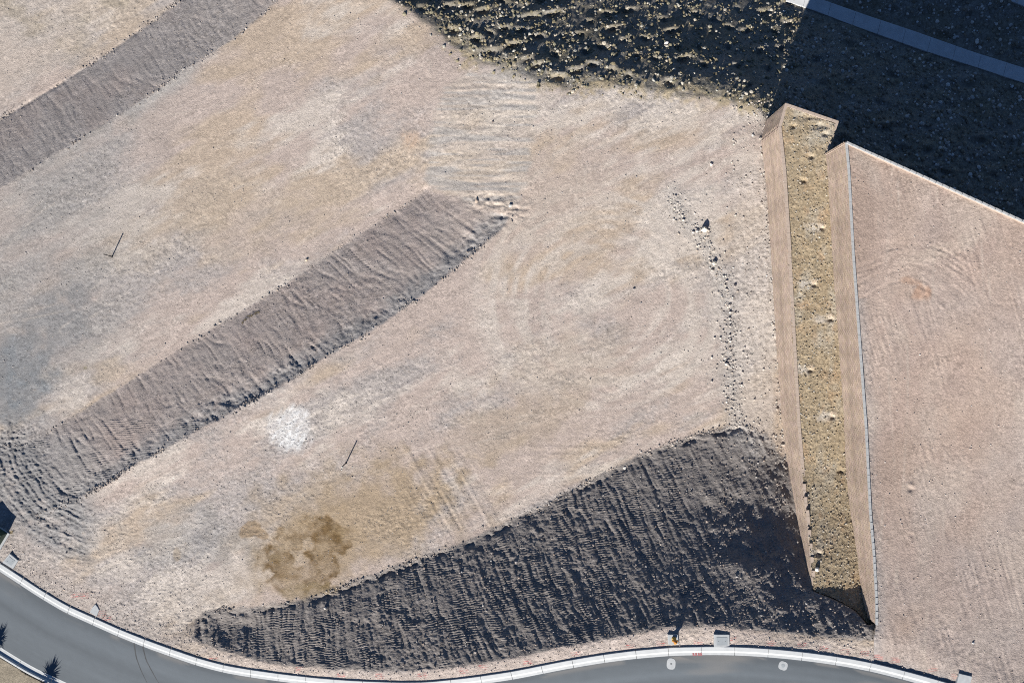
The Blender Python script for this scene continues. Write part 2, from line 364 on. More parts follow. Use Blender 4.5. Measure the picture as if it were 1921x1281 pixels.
    dz += 0.03 * sst(0.3, 0.9, fbm(u / 34, v / 34, 155, 2) + 0.35 * sst(250, 60, d_rc(u, v))) * fbm(u / 5, v / 5, 156, 2) * (1 - m_rock)
    return dz

def ground_z(u, v):
    u = np.asarray(u, np.float32); v = np.asarray(v, np.float32)
    z = zbase(u, v)
    fade = ((u > -60) & (u < 1980) & (v > -60) & (v < 1340))
    dz = relief(u, v) * fade
    dk = d_kb(u, v)
    dz = np.where((dk > -6) & (SD['dark'](u, v) < 2), dz * 0.3, dz)
    z = z + dz
    # under the street
    uk = np.clip(u, -420, 2340)
    z = np.where(dk > 2, zk(uk) - 0.55, z)
    z = np.where(dk > 148, zk(uk + 80) - 0.02 + 0.012 * fbm(u / 5, v / 5, 160, 2), z)
    # below the terraces
    sp = SD['strip'](u, v); z = np.where(sp > 0, np.minimum(z, zstrip(u, v) - 0.15 - 0.08 * np.minimum(sp, 6)), z)
    pd = SD['pad'](u, v); z = np.where(pd > 0, np.minimum(z, zpad(u, v) - 0.3 - 0.1 * np.minimum(pd, 6)), z)
    far = (u < -420) | (u > 2340) | (v < -340) | (v > 1660)
    z = np.where(far, np.clip(z, -9, 10), z)
    return z

# ------------------------------------------------------------------ colours of the ground (albedo: dirt, gravel, stains; bank-edge shade and crest light painted in)
def C(*c): return np.array(c, np.float32)
def mixc(a, b, m): return a + (b - a) * m[..., None]
PINK = C(.385, .300, .245); GREY = C(.285, .270, .255); TAN = C(.390, .290, .185); PALE = C(.46, .395, .325)
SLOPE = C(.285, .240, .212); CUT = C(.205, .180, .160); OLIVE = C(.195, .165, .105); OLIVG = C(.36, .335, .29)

def gravel_mask(u, v):
    a = u * 0.892 - v * 0.452; b = u * 0.452 + v * 0.892
    return fbm(a / 260, b / 120, 200, 3) + 0.45 * fbm(a / 90, b / 34, 201, 3) + 0.16 * fbm(u / 9, v / 7, 246, 3)

def desat(c, k):
    l = c @ np.array([.30, .59, .11], np.float32); return l[..., None] + (c - l[..., None]) * k

def ground_col(u, v):
    c0, s0 = math.cos(-0.47), math.sin(-0.47)
    a = u * c0 + v * s0; b = -u * s0 + v * c0            # along / across the lots
    big = fbm(a / 260, b / 120, 200, 3); mid = fbm(a / 90, b / 34, 201, 3); fine = fbm(a / 30, b / 9, 202, 2)
    col = np.broadcast_to(PINK, u.shape + (3,)).copy()
    lp = sst(-120, 260, (v - (840 - 0.60 * u)) * -1)     # left lot greyer
    gm = 0.62 * sst(-.12, .45, gravel_mask(u, v) + 0.15 * lp * sst(800, 300, u))
    col = mixc(col, GREY, gm)
    tm = 0.75 * sst(-.05, .45, fbm(a / 210, b / 100, 205, 3) + 0.4 * fbm(a / 60, b / 20, 206, 2))
    col = mixc(col, TAN, tm)
    pm = 0.8 * sst(.02, .5, fbm(a / 190, b / 90, 208, 3) + 0.3 * fbm(a / 40, b / 12, 209, 2) + .12 * fine); col = mixc(col, PALE, pm)
    lf = sst(430, 60, u) * sst(-40, 120, (840 - 0.60 * u) - v) * sst(300, 380, v + .66 * u)
    col = mixc(col, C(.255, .238, .218), np.clip(lf * (0.75 + .5 * mid), 0, .9))
    tl = sst(240, 150, v + .68 * u)
    col = mixc(col, C(.40, .335, .265), 0.6 * tl); col = mixc(col, C(.30, .245, .165), tl * sst(0, .5, fbm(u / 70, v / 50, 251, 3)) * .7)
    sw = np.hypot((u - 1130) / 1.15, v - 560); swm = sst(235, 190, sw) * sst(60, 110, sw)
    col = mixc(col, PALE, swm * np.clip(.35 + .8 * vn(sw / 9, np.arctan2(v - 560, u - 1130) * 4, 252), 0, .7))
    late = []
    def tint(c, m): 
        nonlocal col
        col = mixc(col, c, np.clip(m, 0, 1))
    wv = 0.55 * fbm(u / 28, v / 28, 210, 3); w2 = 0.30 * fbm(u / 14, v / 14, 211, 3)
    tint(C(.31, .235, .155), 0.85 * sst(1.2, .35, blob(u, v, 650, 985, 270, 130, -0.25, wv)))
    tint(C(.33, .25, .165), 0.55 * sst(1.15, .3, blob(u, v, 960, 800, 170, 70, -0.3, wv)))
    tint(C(.36, .275, .19), 0.45 * sst(1.15, .3, blob(u, v, 1060, 700, 150, 90, -0.3, wv)))
    tint(C(.40, .31, .22), 0.35 * sst(1.15, .3, blob(u, v, 1010, 370, 220, 120, -0.3, wv)))
    tint(C(.36, .28, .19), 0.40 * sst(1.1, .3, blob(u, v, 470, 410, 260, 80, -0.3, wv)))
    tint(C(.165, .180, .190), 0.95 * sst(1.15, .45, blob(u, v, 25, 705, 85, 95, 0.3, wv)))
    tint(C(.22, .225, .225), 0.45 * sst(1.15, .4, blob(u, v, 360, 1010, 150, 70, 0.1, wv)))
    tint(C(.27, .265, .25), 0.5 * sst(1.15, .4, blob(u, v, 230, 180, 170, 60, -0.5, wv)))
    wb = np.minimum(blob(u, v, 540, 808, 44, 40, 0.5), blob(u, v, 556, 786, 30, 26, 0.9)) + .25 * fbm((u + .5 * v) / 7, (v - .5 * u) / 26, 213, 2) + 0.22 * w2 + .25 * wv
    late.append((C(.57, .57, .555), 0.95 * sst(1.2, .6, wb) * (0.72 + 0.45 * fbm((u + .55 * v) / 5, (v - .55 * u) / 40, 212, 2))))
    # oily stain with crisp outline
    st = np.minimum.reduce([blob(u, v, 615, 1010, 44, 30, 0.2), blob(u, v, 590, 990, 40, 22, -0.4), blob(u, v, 605, 1060, 34, 30, 0.3), blob(u, v, 545, 1010, 26, 22), blob(u, v, 520, 1050, 34, 30), blob(u, v, 560, 1085, 60, 26)]) + 1.7 * w2 + .5 * wv
    stm = sst(1.22, 0.86, st); rim = np.exp(-((st - 0.86) / 0.13) ** 2)
    late.append((C(.27, .195, .105), .40 * sst(2.0, .6, st))); late.append((C(.30, .22, .13), .45 * sst(1.2, .3, blob(u, v, 700, 965, 190, 95, -.45, wv))))
    late.append((C(.115, .072, .030), .95 * stm * np.clip(0.30 + 0.28 * rim + 1.0 * fbm(u / 18, v / 18, 214, 3) + .3 * sst(560, 640, u) * sst(1060, 1000, v), 0.1, 0.95)))
    tint(C(.17, .125, .06), 0.8 * sst(1.1, .6, np.minimum(blob(u, v, 515, 1048, 16, 11, 0), blob(u, v, 632, 1000, 18, 20)) + w2))
    st2 = np.minimum(blob(u, v, 470, 992, 22, 14, -0.5), blob(u, v, 488, 1000, 16, 10, 0.6)) + w2
    late.append((C(.205, .145, .085), sst(1.15, .85, st2) * 0.7)); late.append((C(.19, .145, .08), .6 * sst(1.15, .6, blob(u, v, 575, 1108, 62, 16, -.15, 1.5 * w2 + .5 * wv))))
    tint(C(.27, .20, .12), 0.6 * sst(1.05, .7, blob(u, v, 333, 1040, 9, 16, 0, w2)))
    tint(C(.20, .17, .08), 0.7 * sst(1.05, .4, blob(u, v, 160, 690, 5, 4)))
    tint(C(.40, .27, .17), 0.8 * sst(1.2, .3, blob(u, v, 770, 262, 22, 24, 0, w2)))
    # banks
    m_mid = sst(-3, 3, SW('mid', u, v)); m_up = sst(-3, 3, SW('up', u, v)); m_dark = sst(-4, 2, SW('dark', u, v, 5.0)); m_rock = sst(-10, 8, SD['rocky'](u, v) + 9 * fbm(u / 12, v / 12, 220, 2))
    v1 = fbm(a / 60, b / 60, 221, 3)
    mf = m_mid * (1 - .65 * sst(800, 930, u + 20 * fbm(u / 30, v / 30, 229, 2)))
    tint(SLOPE, mf * 0.95); tint(C(.30, .23, .195), mf * np.clip(0.2 + 0.9 * v1, 0, .7))
    tint(C(.225, .22, .215), m_mid * sst(46, 10, d_b4(u, v) + 14 * fbm(u / 14, v / 14, 231, 2)) * 0.75)  # shade along the bank's lower edge, painted in as darker grey
    tint(C(.25, .235, .22), .8 * sst(150, 60, blob(u, v, 90, 900, 1, 1)) * sst(260, 120, u))
    tint(C(.265, .235, .215), m_up * 0.95)
    tint(C(.29, .225, .19), m_up * np.clip(0.8 * v1, 0, .6))
    tint(CUT, m_dark); tint(C(.235, .20, .172), m_dark * np.clip(0.9 * v1, 0, .6))
    am = sst(120, 190, np.hypot(u - 215, v - 790)) * sst(290, 250, np.hypot(u - 215, v - 790)) * sst(200, 150, u)
    tint(C(.19, .188, .185), 0.8 * am * sst(-.5, .3, fbm(u / 20, v / 20, 224, 2) + .2))
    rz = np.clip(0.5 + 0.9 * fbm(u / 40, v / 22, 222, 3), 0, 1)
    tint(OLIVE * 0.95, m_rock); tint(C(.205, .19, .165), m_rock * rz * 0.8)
    tint(C(.36, .275, .14), 0.8 * sst(26, 2, d_rc(u, v) + 14 * fbm(u / 7, v / 7, 225, 2)) * sst(-.1, .3, fbm(u / 26, v / 16, 223, 3) + .1) * (u > 820))  # olive tan crest gravel, paler to paint in its sunlit fringe
    m_rp = sst(-10, 6, SD['ramp'](u, v) + 8 * fbm(u / 14, v / 14, 226, 2)); tint(C(.41, .345, .27), .55 * m_rp); tint(C(.27, .262, .25), .6 * m_rp * sst(.0, .5, vn(u / 90, v / 5, 227) + .3 * vn(u / 30, v / 9, 228)))
    tint(C(.27, .265, .255), .6 * np.exp(-((u - 955) / 45) ** 2 - ((v - 140) / 16) ** 2))
    # verge by the kerb
    dk = d_kb(u, v)
    ve = sst(-40, -14, dk) * sst(4, -2, dk) * (1 - m_dark) * sst(330, 420, u)
    tint(C(.45, .365, .30), 0.75 * ve)
    lv = sst(-90, -20, dk) * sst(340, 280, u); tint(C(.34, .29, .245), 0.7 * lv)
    tint(C(.23, .19, .125), (dk > 146) * 1.0)
    # rubble row is paler
    tint(C(.44, .38, .32), 0.55 * sst(1360, 1385, u) * sst(1460, 1445, u) * sst(230, 330, v) * sst(860, 790, v))
    tint(C(.33, .31, .28), 0.5 * np.exp(-(d_wind(u, v) / 18) ** 2))
    # utility paint on the dirt verge
    for (pu, pv) in PAINT:
        near = (np.abs(u - pu) < 14) & (np.abs(v - pv) < 9)
        if near.any():
            x = u[near] - pu; y = v[near] - pv
            ln = sst(.1, .5, np.sin(y * 1.5 + x * 0.15 + pu) ) * sst(11, 6, np.abs(x)) * sst(6, 3, np.abs(y)) * np.clip(.6 + .8 * vn(x / 3, y / 2 + pu, 230), 0, 1)
            col[near] = mixc(col[near], C(.50, .09, .08), 0.95 * ln)
    # grain
    grn = sst(-.12, .45, gravel_mask(u, v)); gr = 1 + (0.07 + .07 * grn) * vn(u / 2.3, v / 2.3, 240) + (0.04 + .07 * grn) * vn(u / 4.5, v / 4.5, 241) + .05 * vn(a / 26, b / 3.5, 245) + 0.07 * fine + 0.06 * vn(u / 12, v / 12, 242)
    gr2 = 1 + (0.25 * m_rock) * vn(u / 2.4, v / 2.4, 243)
    out_ = (u < -50) | (u > 1972) | (v < -50) | (v > 1332)
    gr = np.where(out_, 1.0, gr); gr2 = np.where(out_, 1.0, gr2)
    far_ = np.clip(np.maximum.reduce([-60 - u, u - 1980, -60 - v, v - 1340]) / 500, 0, 1); col = mixc(col, C(.34, .29, .245), far_)
    col = desat(col, 0.72)
    for c_, m_ in late: tint(c_, m_)
    for pl in TRACKS:
        us = [p[0] for p in pl]; vs_ = [p[1] for p in pl]
        near = (u > min(us) - 16) & (u < max(us) + 16) & (v > min(vs_) - 16) & (v < max(vs_) + 16)
        if near.any():
            un, vn_ = u[near], v[near]; d = seg_dist(un, vn_, pl)
            ln = np.exp(-((d - 7.5) / 2.0) ** 2) * np.clip(.3 + 1.0 * vn(un / 30, vn_ / 30, 260) + .5 * vn(un / 3, vn_ / 3, 261), 0, 1)
            col[near] = mixc(col[near], C(.44, .39, .335), .34 * ln)
    return np.clip(col * (gr * gr2)[..., None], 0.02, 0.8)
def _arc(pts, n=14):
    o = []
    for i in range(len(pts) - 1):
        p0 = pts[max(i - 1, 0)]; p1 = pts[i]; p2 = pts[i + 1]; p3 = pts[min(i + 2, len(pts) - 1)]
        for k in range(n // 2):
            t = k / (n // 2)
            o.append(tuple(.5 * (2 * p1[j] + (p2[j] - p0[j]) * t + (2 * p0[j] - 5 * p1[j] + 4 * p2[j] - p3[j]) * t * t + (3 * p1[j] - p0[j] - 3 * p2[j] + p3[j]) * t ** 3) for j in (0, 1)))
    return o + [pts[-1]]
TRACKS = [_arc(p) for p in (
    [(0, 470), (90, 380), (190, 380), (235, 470), (160, 560), (0, 600)], [(120, 620), (330, 470), (480, 300), (560, 120), (600, 0)],
    [(420, 600), (560, 470), (700, 350), (780, 230), (800, 120)], [(960, 470), (1100, 390), (1220, 400), (1300, 510), (1290, 650), (1160, 760), (960, 790)],
    [(560, 900), (720, 800), (900, 690), (1060, 520), (1090, 330), (1080, 190)], [(1050, 560), (1160, 470), (1250, 540), (1240, 650), (1130, 700)],
    [(300, 1180), (360, 1060), (520, 940), (760, 860), (980, 800)], [(240, 1150), (330, 1000), (430, 880), (600, 760)],
    [(1040, 170), (1035, 260), (1010, 420)], [(250, 230), (420, 200), (560, 90), (640, 0)], [(1390, 300), (1405, 500), (1425, 700)])]
PAINT = [(560, 1255), (712, 1268), (792, 1266), (870, 1258), (905, 1251), (990, 1241), (1080, 1226), (1182, 1213), (1310, 1206), (1376, 1199),
         (1447, 1206), (1505, 1208), (1545, 1215), (1585, 1222), (1622, 1225), (1648, 1232), (1680, 1238), (1750, 1255), (1793, 1268), (640, 1266), (400, 1236), (142, 1116), (158, 1117), (190, 1150), (200, 1160), (1240, 1207)]

# ------------------------------------------------------------------ mesh and material helpers
def tag(o, label=None, cat=None, group=None, kind=None):
    if label: o['label'] = label
    if cat: o['category'] = cat
    if group: o['group'] = group
    if kind: o['kind'] = kind
    return o

def mesh_np(name, co, quads, mat, col=None, parent=None, smooth=True, n=4):
    me = bpy.data.meshes.new(name)
    co = np.asarray(co, np.float32); quads = np.asarray(quads, np.int32)
    me.vertices.add(len(co)); me.vertices.foreach_set('co', co.ravel())
    me.loops.add(quads.size); me.loops.foreach_set('vertex_index', quads.ravel())
    me.polygons.add(len(quads)); me.polygons.foreach_set('loop_start', np.arange(0, quads.size, n, dtype=np.int32))
    if col is not None:
        at = me.attributes.new('Col', 'FLOAT_COLOR', 'POINT')
        rgba = np.ones((len(co), 4), np.float32); rgba[:, :3] = col
        at.data.foreach_set('color', rgba.ravel())
    if not smooth:
        me.polygons.foreach_set('use_smooth', np.zeros(len(quads), bool))
    else:
        me.polygons.foreach_set('use_smooth', np.ones(len(quads), bool))
    me.update(); me.validate()
    if mat: me.materials.append(mat)
    o = bpy.data.objects.new(name, me); COL.objects.link(o)
    if parent: o.parent = parent
    return o

def mesh_py(name, verts, faces, mat, parent=None, smooth=False):
    me = bpy.data.meshes.new(name); me.from_pydata([tuple(v) for v in verts], [], faces)
    me.polygons.foreach_set('use_smooth', [smooth] * len(me.polygons))
    me.update()
    if mat: me.materials.append(mat)
    o = bpy.data.objects.new(name, me); COL.objects.link(o)
    if parent: o.parent = parent
    return o

def empty(name, loc, rotz=0.0):
    o = bpy.data.objects.new(name, None); COL.objects.link(o); o.location = loc; o.rotation_euler = (0, 0, rotz); o.empty_display_size = 0.3
    return o

def mat_attr(name, bump=0.0, bscale=20.0, rough=0.95, nscale=14.0, namp=0.25, spec=0.15, det=2.5):
    m = bpy.data.materials.new(name); m.use_nodes = True; t = m.node_tree; b = t.nodes['Principled BSDF']
    b.inputs['Roughness'].default_value = rough; b.inputs['Specular IOR Level'].default_value = spec
    a = t.nodes.new('ShaderNodeAttribute'); a.attribute_name = 'Col'
    g = t.nodes.new('ShaderNodeNewGeometry')
    n = t.nodes.new('ShaderNodeTexNoise'); n.inputs['Scale'].default_value = nscale; n.inputs['Detail'].default_value = 2.0
    t.links.new(g.outputs['Position'], n.inputs['Vector'])
    mr = t.nodes.new('ShaderNodeMapRange'); mr.inputs[1].default_value = 0.25; mr.inputs[2].default_value = 0.75
    mr.inputs[3].default_value = 1 - namp; mr.inputs[4].default_value = 1 + namp
    t.links.new(n.outputs['Fac'], mr.inputs[0])
    vm = t.nodes.new('ShaderNodeVectorMath'); vm.operation = 'SCALE'
    t.links.new(a.outputs['Color'], vm.inputs[0]); t.links.new(mr.outputs[0], vm.inputs['Scale'])
    t.links.new(vm.outputs[0], b.inputs['Base Color'])
    if bump:
        n2 = t.nodes.new('ShaderNodeTexNoise'); n2.inputs['Scale'].default_value = bscale; n2.inputs['Detail'].default_value = det
        t.links.new(g.outputs['Position'], n2.inputs['Vector'])
        bp = t.nodes.new('ShaderNodeBump'); bp.inputs['Strength'].default_value = 1.0; bp.inputs['Distance'].default_value = bump
        t.links.new(n2.outputs['Fac'], bp.inputs['Height']); t.links.new(bp.outputs[0], b.inputs['Normal'])
    return m

def mat_plain(name, col, rough=0.8, namp=0.12, nscale=6.0, bump=0.0, metal=0.0, spec=0.3):
    m = bpy.data.materials.new(name); m.use_nodes = True; t = m.node_tree; b = t.nodes['Principled BSDF']
    b.inputs['Roughness'].default_value = rough; b.inputs['Metallic'].default_value = metal; b.inputs['Specular IOR Level'].default_value = spec
    g = t.nodes.new('ShaderNodeNewGeometry')
    n = t.nodes.new('ShaderNodeTexNoise'); n.inputs['Scale'].default_value = nscale; n.inputs['Detail'].default_value = 4.0
    t.links.new(g.outputs['Position'], n.inputs['Vector'])
    r = t.nodes.new('ShaderNodeValToRGB')
    r.color_ramp.elements[0].position = 0.3; r.color_ramp.elements[1].position = 0.7
    r.color_ramp.elements[0].color = tuple(c * (1 - namp) for c in col) + (1,)
    r.color_ramp.elements[1].color = tuple(min(1, c * (1 + namp)) for c in col) + (1,)
    t.links.new(n.outputs['Fac'], r.inputs[0]); t.links.new(r.outputs[0], b.inputs['Base Color'])
    if bump:
        bp = t.nodes.new('ShaderNodeBump'); bp.inputs['Distance'].default_value = bump
        t.links.new(n.outputs['Fac'], bp.inputs['Height']); t.links.new(bp.outputs[0], b.inputs['Normal'])
    return m

M_ground = mat_attr('dirt', bump=0.05, bscale=9.0, nscale=7.0, namp=0.13, det=5.0)
_t = M_ground.node_tree; _b = _t.nodes['Principled BSDF']; _vm = [n for n in _t.nodes if n.type == 'VECT_MATH'][0]
_g = [n for n in _t.nodes if n.type == 'NEW_GEOMETRY'][0]
_v = _t.nodes.new('ShaderNodeTexVoronoi'); _v.inputs['Scale'].default_value = 5.5; _v.inputs['Randomness'].default_value = 1.0
_t.links.new(_g.outputs['Position'], _v.inputs['Vector'])
_n = _t.nodes.new('ShaderNodeTexNoise'); _n.inputs['Scale'].default_value = 0.35; _n.inputs['Detail'].default_value = 4.0
_t.links.new(_g.outputs['Position'], _n.inputs['Vector'])
_sep = _t.nodes.new('ShaderNodeSeparateColor'); _t.links.new(_v.outputs['Color'], _sep.inputs[0])
_m1 = _t.nodes.new('ShaderNodeMapRange'); _m1.inputs[1].default_value = 0.0; _m1.inputs[2].default_value = 1.0; _m1.inputs[3].default_value = 0.78; _m1.inputs[4].default_value = 1.22
_t.links.new(_sep.outputs[0], _m1.inputs[0])
_m2 = _t.nodes.new('ShaderNodeMapRange'); _m2.inputs[1].default_value = 0.42; _m2.inputs[2].default_value = 0.66; _m2.inputs[3].default_value = 0.25; _m2.inputs[4].default_value = 1.0
_t.links.new(_n.outputs['Fac'], _m2.inputs[0])
_mx = _t.nodes.new('ShaderNodeMix'); _mx.data_type = 'FLOAT'; _mx.inputs[2].default_value = 1.0
_t.links.new(_m2.outputs[0], _mx.inputs[0]); _t.links.new(_m1.outputs[0], _mx.inputs[3])
_v2 = _t.nodes.new('ShaderNodeVectorMath'); _v2.operation = 'SCALE'
_t.links.new(_vm.outputs[0], _v2.inputs[0]); _t.links.new(_mx.outputs[0], _v2.inputs['Scale']); _t.links.new(_v2.outputs[0], _b.inputs['Base Color'])
M_stone = mat_attr('stone', bump=0.01, bscale=25.0, nscale=18.0, namp=0.15)
M_block = mat_attr('split_face_block', bump=0.012, bscale=30.0, nscale=20.0, namp=0.10)
M_asph = mat_attr('asphalt', bump=0.006, bscale=30.0, nscale=30.0, namp=0.06, rough=0.85, spec=0.25)
M_conc = mat_plain('kerb_concrete', (.46, .475, .47), 0.85, 0.07, 1.6, 0.002)
M_conc2 = mat_plain('vault_concrete', (.37, .385, .385), 0.85, 0.08, 3.0, 0.002)
M_lid = mat_plain('vault_lid', (.28, .305, .315), 0.8, 0.06, 4.0, 0.002)
M_pathc = mat_plain('path_concrete', (.46, .47, .47), 0.85, 0.08, 1.2, 0.002)
M_capt = mat_plain('tan_cap', (.37, .30, .245), 0.9, 0.10, 5.0, 0.003)
M_capg = mat_plain('grey_cap', (.34, .345, .34), 0.9, 0.08, 5.0, 0.003)
M_core = mat_plain('wall_core', (.33, .26, .21), 0.95, 0.1, 3.0)
M_pipe = mat_plain('dark_pipe', (.045, .042, .040), 0.6, 0.15, 8.0)
M_hyd = mat_plain('hydrant_orange', (.48, .18, .03), 0.5, 0.12, 10.0)
M_hydc = mat_plain('hydrant_yellow', (.50, .30, .06), 0.5, 0.12, 10.0)
M_red = mat_plain('red_paint', (.32, .13, .135), 0.9, 0.25, 14.0)
M_green = mat_plain('cabinet_green', (.035, .060, .040), 0.55, 0.1, 3.0)
M_iron = mat_plain('iron_lid', (.16, .17, .175), 0.7, 0.15, 9.0)
M_leaf = mat_plain('yucca_leaf', (.085, .115, .05), 0.6, 0.2, 5.0)
M_bark = mat_plain('yucca_bark', (.15, .11, .075), 0.95, 0.2, 6.0)
M_weed = mat_plain('dry_stem', (.16, .125, .06), 0.9, 0.3, 12.0)

# ------------------------------------------------------------------ ground sheet, split into its named areas
GZ = ground_z(UU, VV)
GX, GY = unp(UU, VV, GZ)
GC = ground_col(UU, VV)
nv_, nu_ = UU.shape
idx = np.arange(nv_ * nu_, dtype=np.int32).reshape(nv_, nu_)
quads = np.stack([idx[1:, :-1], idx[1:, 1:], idx[:-1, 1:], idx[:-1, :-1]], -1).reshape(-1, 4)
fu = (0.25 * (UU[1:, :-1] + UU[1:, 1:] + UU[:-1, 1:] + UU[:-1, :-1])).ravel(); fv = (0.25 * (VV[1:, :-1] + VV[1:, 1:] + VV[:-1, 1:] + VV[:-1, :-1])).ravel()
co = np.stack([GX, GY, GZ], -1).reshape(-1, 3); cc = GC.reshape(-1, 3)
drop = (SD['pad'](fu, fv) > 165) & (fu < 2200) & (fv < 1500)
drop |= (d_kb(fu, fv) > 8) & (d_kb(fu, fv) < 140) & (fu > -300) & (fu < 2200)
reg = np.zeros(len(quads), int)
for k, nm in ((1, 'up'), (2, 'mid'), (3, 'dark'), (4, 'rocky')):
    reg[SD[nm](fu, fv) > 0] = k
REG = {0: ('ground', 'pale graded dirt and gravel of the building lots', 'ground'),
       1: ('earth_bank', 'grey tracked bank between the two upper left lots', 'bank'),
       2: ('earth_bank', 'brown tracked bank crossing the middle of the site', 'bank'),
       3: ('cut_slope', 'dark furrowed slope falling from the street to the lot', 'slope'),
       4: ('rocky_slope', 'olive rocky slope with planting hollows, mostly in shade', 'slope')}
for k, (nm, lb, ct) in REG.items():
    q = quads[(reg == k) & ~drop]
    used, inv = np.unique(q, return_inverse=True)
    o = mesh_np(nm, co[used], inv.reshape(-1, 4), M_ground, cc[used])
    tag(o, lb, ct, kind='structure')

# terraces above the walls
def patch(name, poly_key, ulo, uhi, vlo, vhi, zf, cf, step, grow, margin, label, cat):
    a = np.arange(ulo, uhi, step); b = np.arange(vlo, vhi, step)
    u, v = np.meshgrid(a, b); u = u.astype(np.float32); v = v.astype(np.float32)
    z = zf(u, v); x, y = unp(u, v, z); c = cf(u, v)
    ix = np.arange(u.size, dtype=np.int32).reshape(u.shape)
    q = np.stack([ix[1:, :-1], ix[1:, 1:], ix[:-1, 1:], ix[:-1, :-1]], -1).reshape(-1, 4)
    mu = (u[1:, :-1] + step / 2).ravel(); mv = (v[:-1, :-1] + step / 2).ravel()
    q = q[SD[poly_key](mu, mv) > margin]
    used, inv = np.unique(q, return_inverse=True)
    o = mesh_np(name, np.stack([x, y, z], -1).reshape(-1, 3)[used], inv.reshape(-1, 4), M_ground, c.reshape(-1, 3)[used])
    return tag(o, label, cat, kind='structure')

def pad_z(u, v):
    z = zpad(u, v) + 0.012 * fbm(u / 26, v / 26, 301, 3) + 0.008 * fbm(u / 7, v / 7, 302, 2) + 0.006 * vn(u / 2.6, v / 2.6, 303)
    r = np.hypot(u - 1700, (v - 640)); th = np.arctan2(v - 640, u - 1700)
    z = z + 0.026 * vn((u - .3 * v) / 4, v / 60, 309) * sst(0, .5, fbm(u / 70, v / 120, 310, 2)) + 0.024 * vn((r + 5 * vn(u / 40, v / 40, 318)) / 5, th * 4, 304) * sst(60, 110, r) * sst(230, 170, r) * sst(-0.1, -0.8, th) * sst(-2.6, -2.2, th)
    edge = np.exp(-(SD['pad'](u, v) / 14) ** 2); z = z + edge * (0.045 * fbm(u / 5, v / 5, 305, 2) - 0.02)
    z = z + 0.03 * sst(0.25, 0.8, fbm(u / 40, v / 40, 306, 2) + 0.15) * fbm(u / 6, v / 6, 307, 2)
    low = sst(1000, 1100, v); z = z + low * 0.03 * fbm((u + .6 * v) / 6, (v - .6 * u) / 20, 308, 2)
    for (pu, pv, rr, dd) in ((1709, 917, 5, .16), (1709, 1003, 4, .08)):
        z = z - dd * np.exp(-((u - pu) / rr) ** 2 - ((v - pv) / rr) ** 2) + 0.6 * dd * np.exp(-((u - pu) / rr) ** 2 - ((v - pv + rr * 1.5) / rr) ** 2)
    dk = d_kb(u, v)
    return np.where(dk > -3, zk(u) - 0.14, z * 1 + sst(-60, -8, dk) * (zk(u) - 0.12 - zpad(u, v)))
def pad_c(u, v):
    big = fbm(u / 160, v / 190, 311, 3); mid = fbm((u + .4 * v) / 40, (v - .4 * u) / 90, 312, 3)
    c = np.broadcast_to(C(.350, .262, .212), u.shape + (3,)).copy()
    c = mixc(c, C(.375, .288, .232), sst(-.3, .4, mid)); c = mixc(c, GREY * 1.08, np.clip(.10 + .5 * big + .25 * sst(1000, 1150, v), 0, .7))
    c = mixc(c, C(.37, .265, .195), np.clip(0.6 * fbm(u / 90, v / 90, 313, 3), 0, .6))
    w2 = 0.5 * fbm(u / 16, v / 16, 314, 3)
    c = mixc(c, C(.36, .205, .125), 0.75 * sst(1.1, .5, blob(u, v, 1727, 550, 20, 17, 0.4, w2)))
    c = mixc(c, C(.37, .22, .14), 0.6 * sst(1.1, .5, blob(u, v, 1710, 528, 22, 9, 0.3, w2)))
    c = mixc(c, C(.45, .365, .29), 0.5 * sst(1.1, .3, blob(u, v, 1765, 470, 120, 20, -0.35, w2)))
    c = mixc(c, GREY, 0.6 * np.exp(-(SD['pad'](u, v) / 16) ** 2) * (v > 560))
    for (pu, pv) in PAINT:
        near = (np.abs(u - pu) < 14) & (np.abs(v - pv) < 9)
        if near.any():
            x = u[near] - pu; y = v[near] - pv
            ln = sst(.1, .5, np.sin(y * 1.5 + x * 0.15 + pu)) * sst(11, 6, np.abs(x)) * sst(6, 3, np.abs(y))
            c[near] = mixc(c[near], C(.50, .13, .11), 0.7 * ln)
    g = 1 + 0.11 * vn(u / 2.1, v / 2.1, 315) + 0.08 * vn(u / 4.5, v / 4.5, 316) + 0.06 * vn(u / 12, v / 12, 317)
    c = mixc(c, C(.31, .225, .17), .6 * sst(.0, .5, fbm(u / 130, v / 220, 319, 3))); c = mixc(c, C(.40, .33, .27), .5 * sst(.1, .5, fbm(u / 60, v / 130, 330, 3)))
    for uu_ in (1655, 1672, 1693, 1742, 1760, 1838, 1856):
        dd = np.abs(u - uu_ - 10 * np.sin(v / 140 + uu_)); c = mixc(c, C(.42, .35, .285), .6 * np.exp(-(dd / 2.2) ** 2) * np.clip(vn(v / 60, u * 0 + uu_, 331) + .2 * vn(u / 3, v / 4, 332), 0, 1))
    c = desat(c, .85) * .93
    return np.clip(c * g[..., None], 0.02, .8)
patch('upper_lot', 'pad', 1560, 2200, 240, 1420, pad_z, pad_c, 1.8, 0, -1.0, 'pink beige graded lot above the right retaining wall', 'ground')

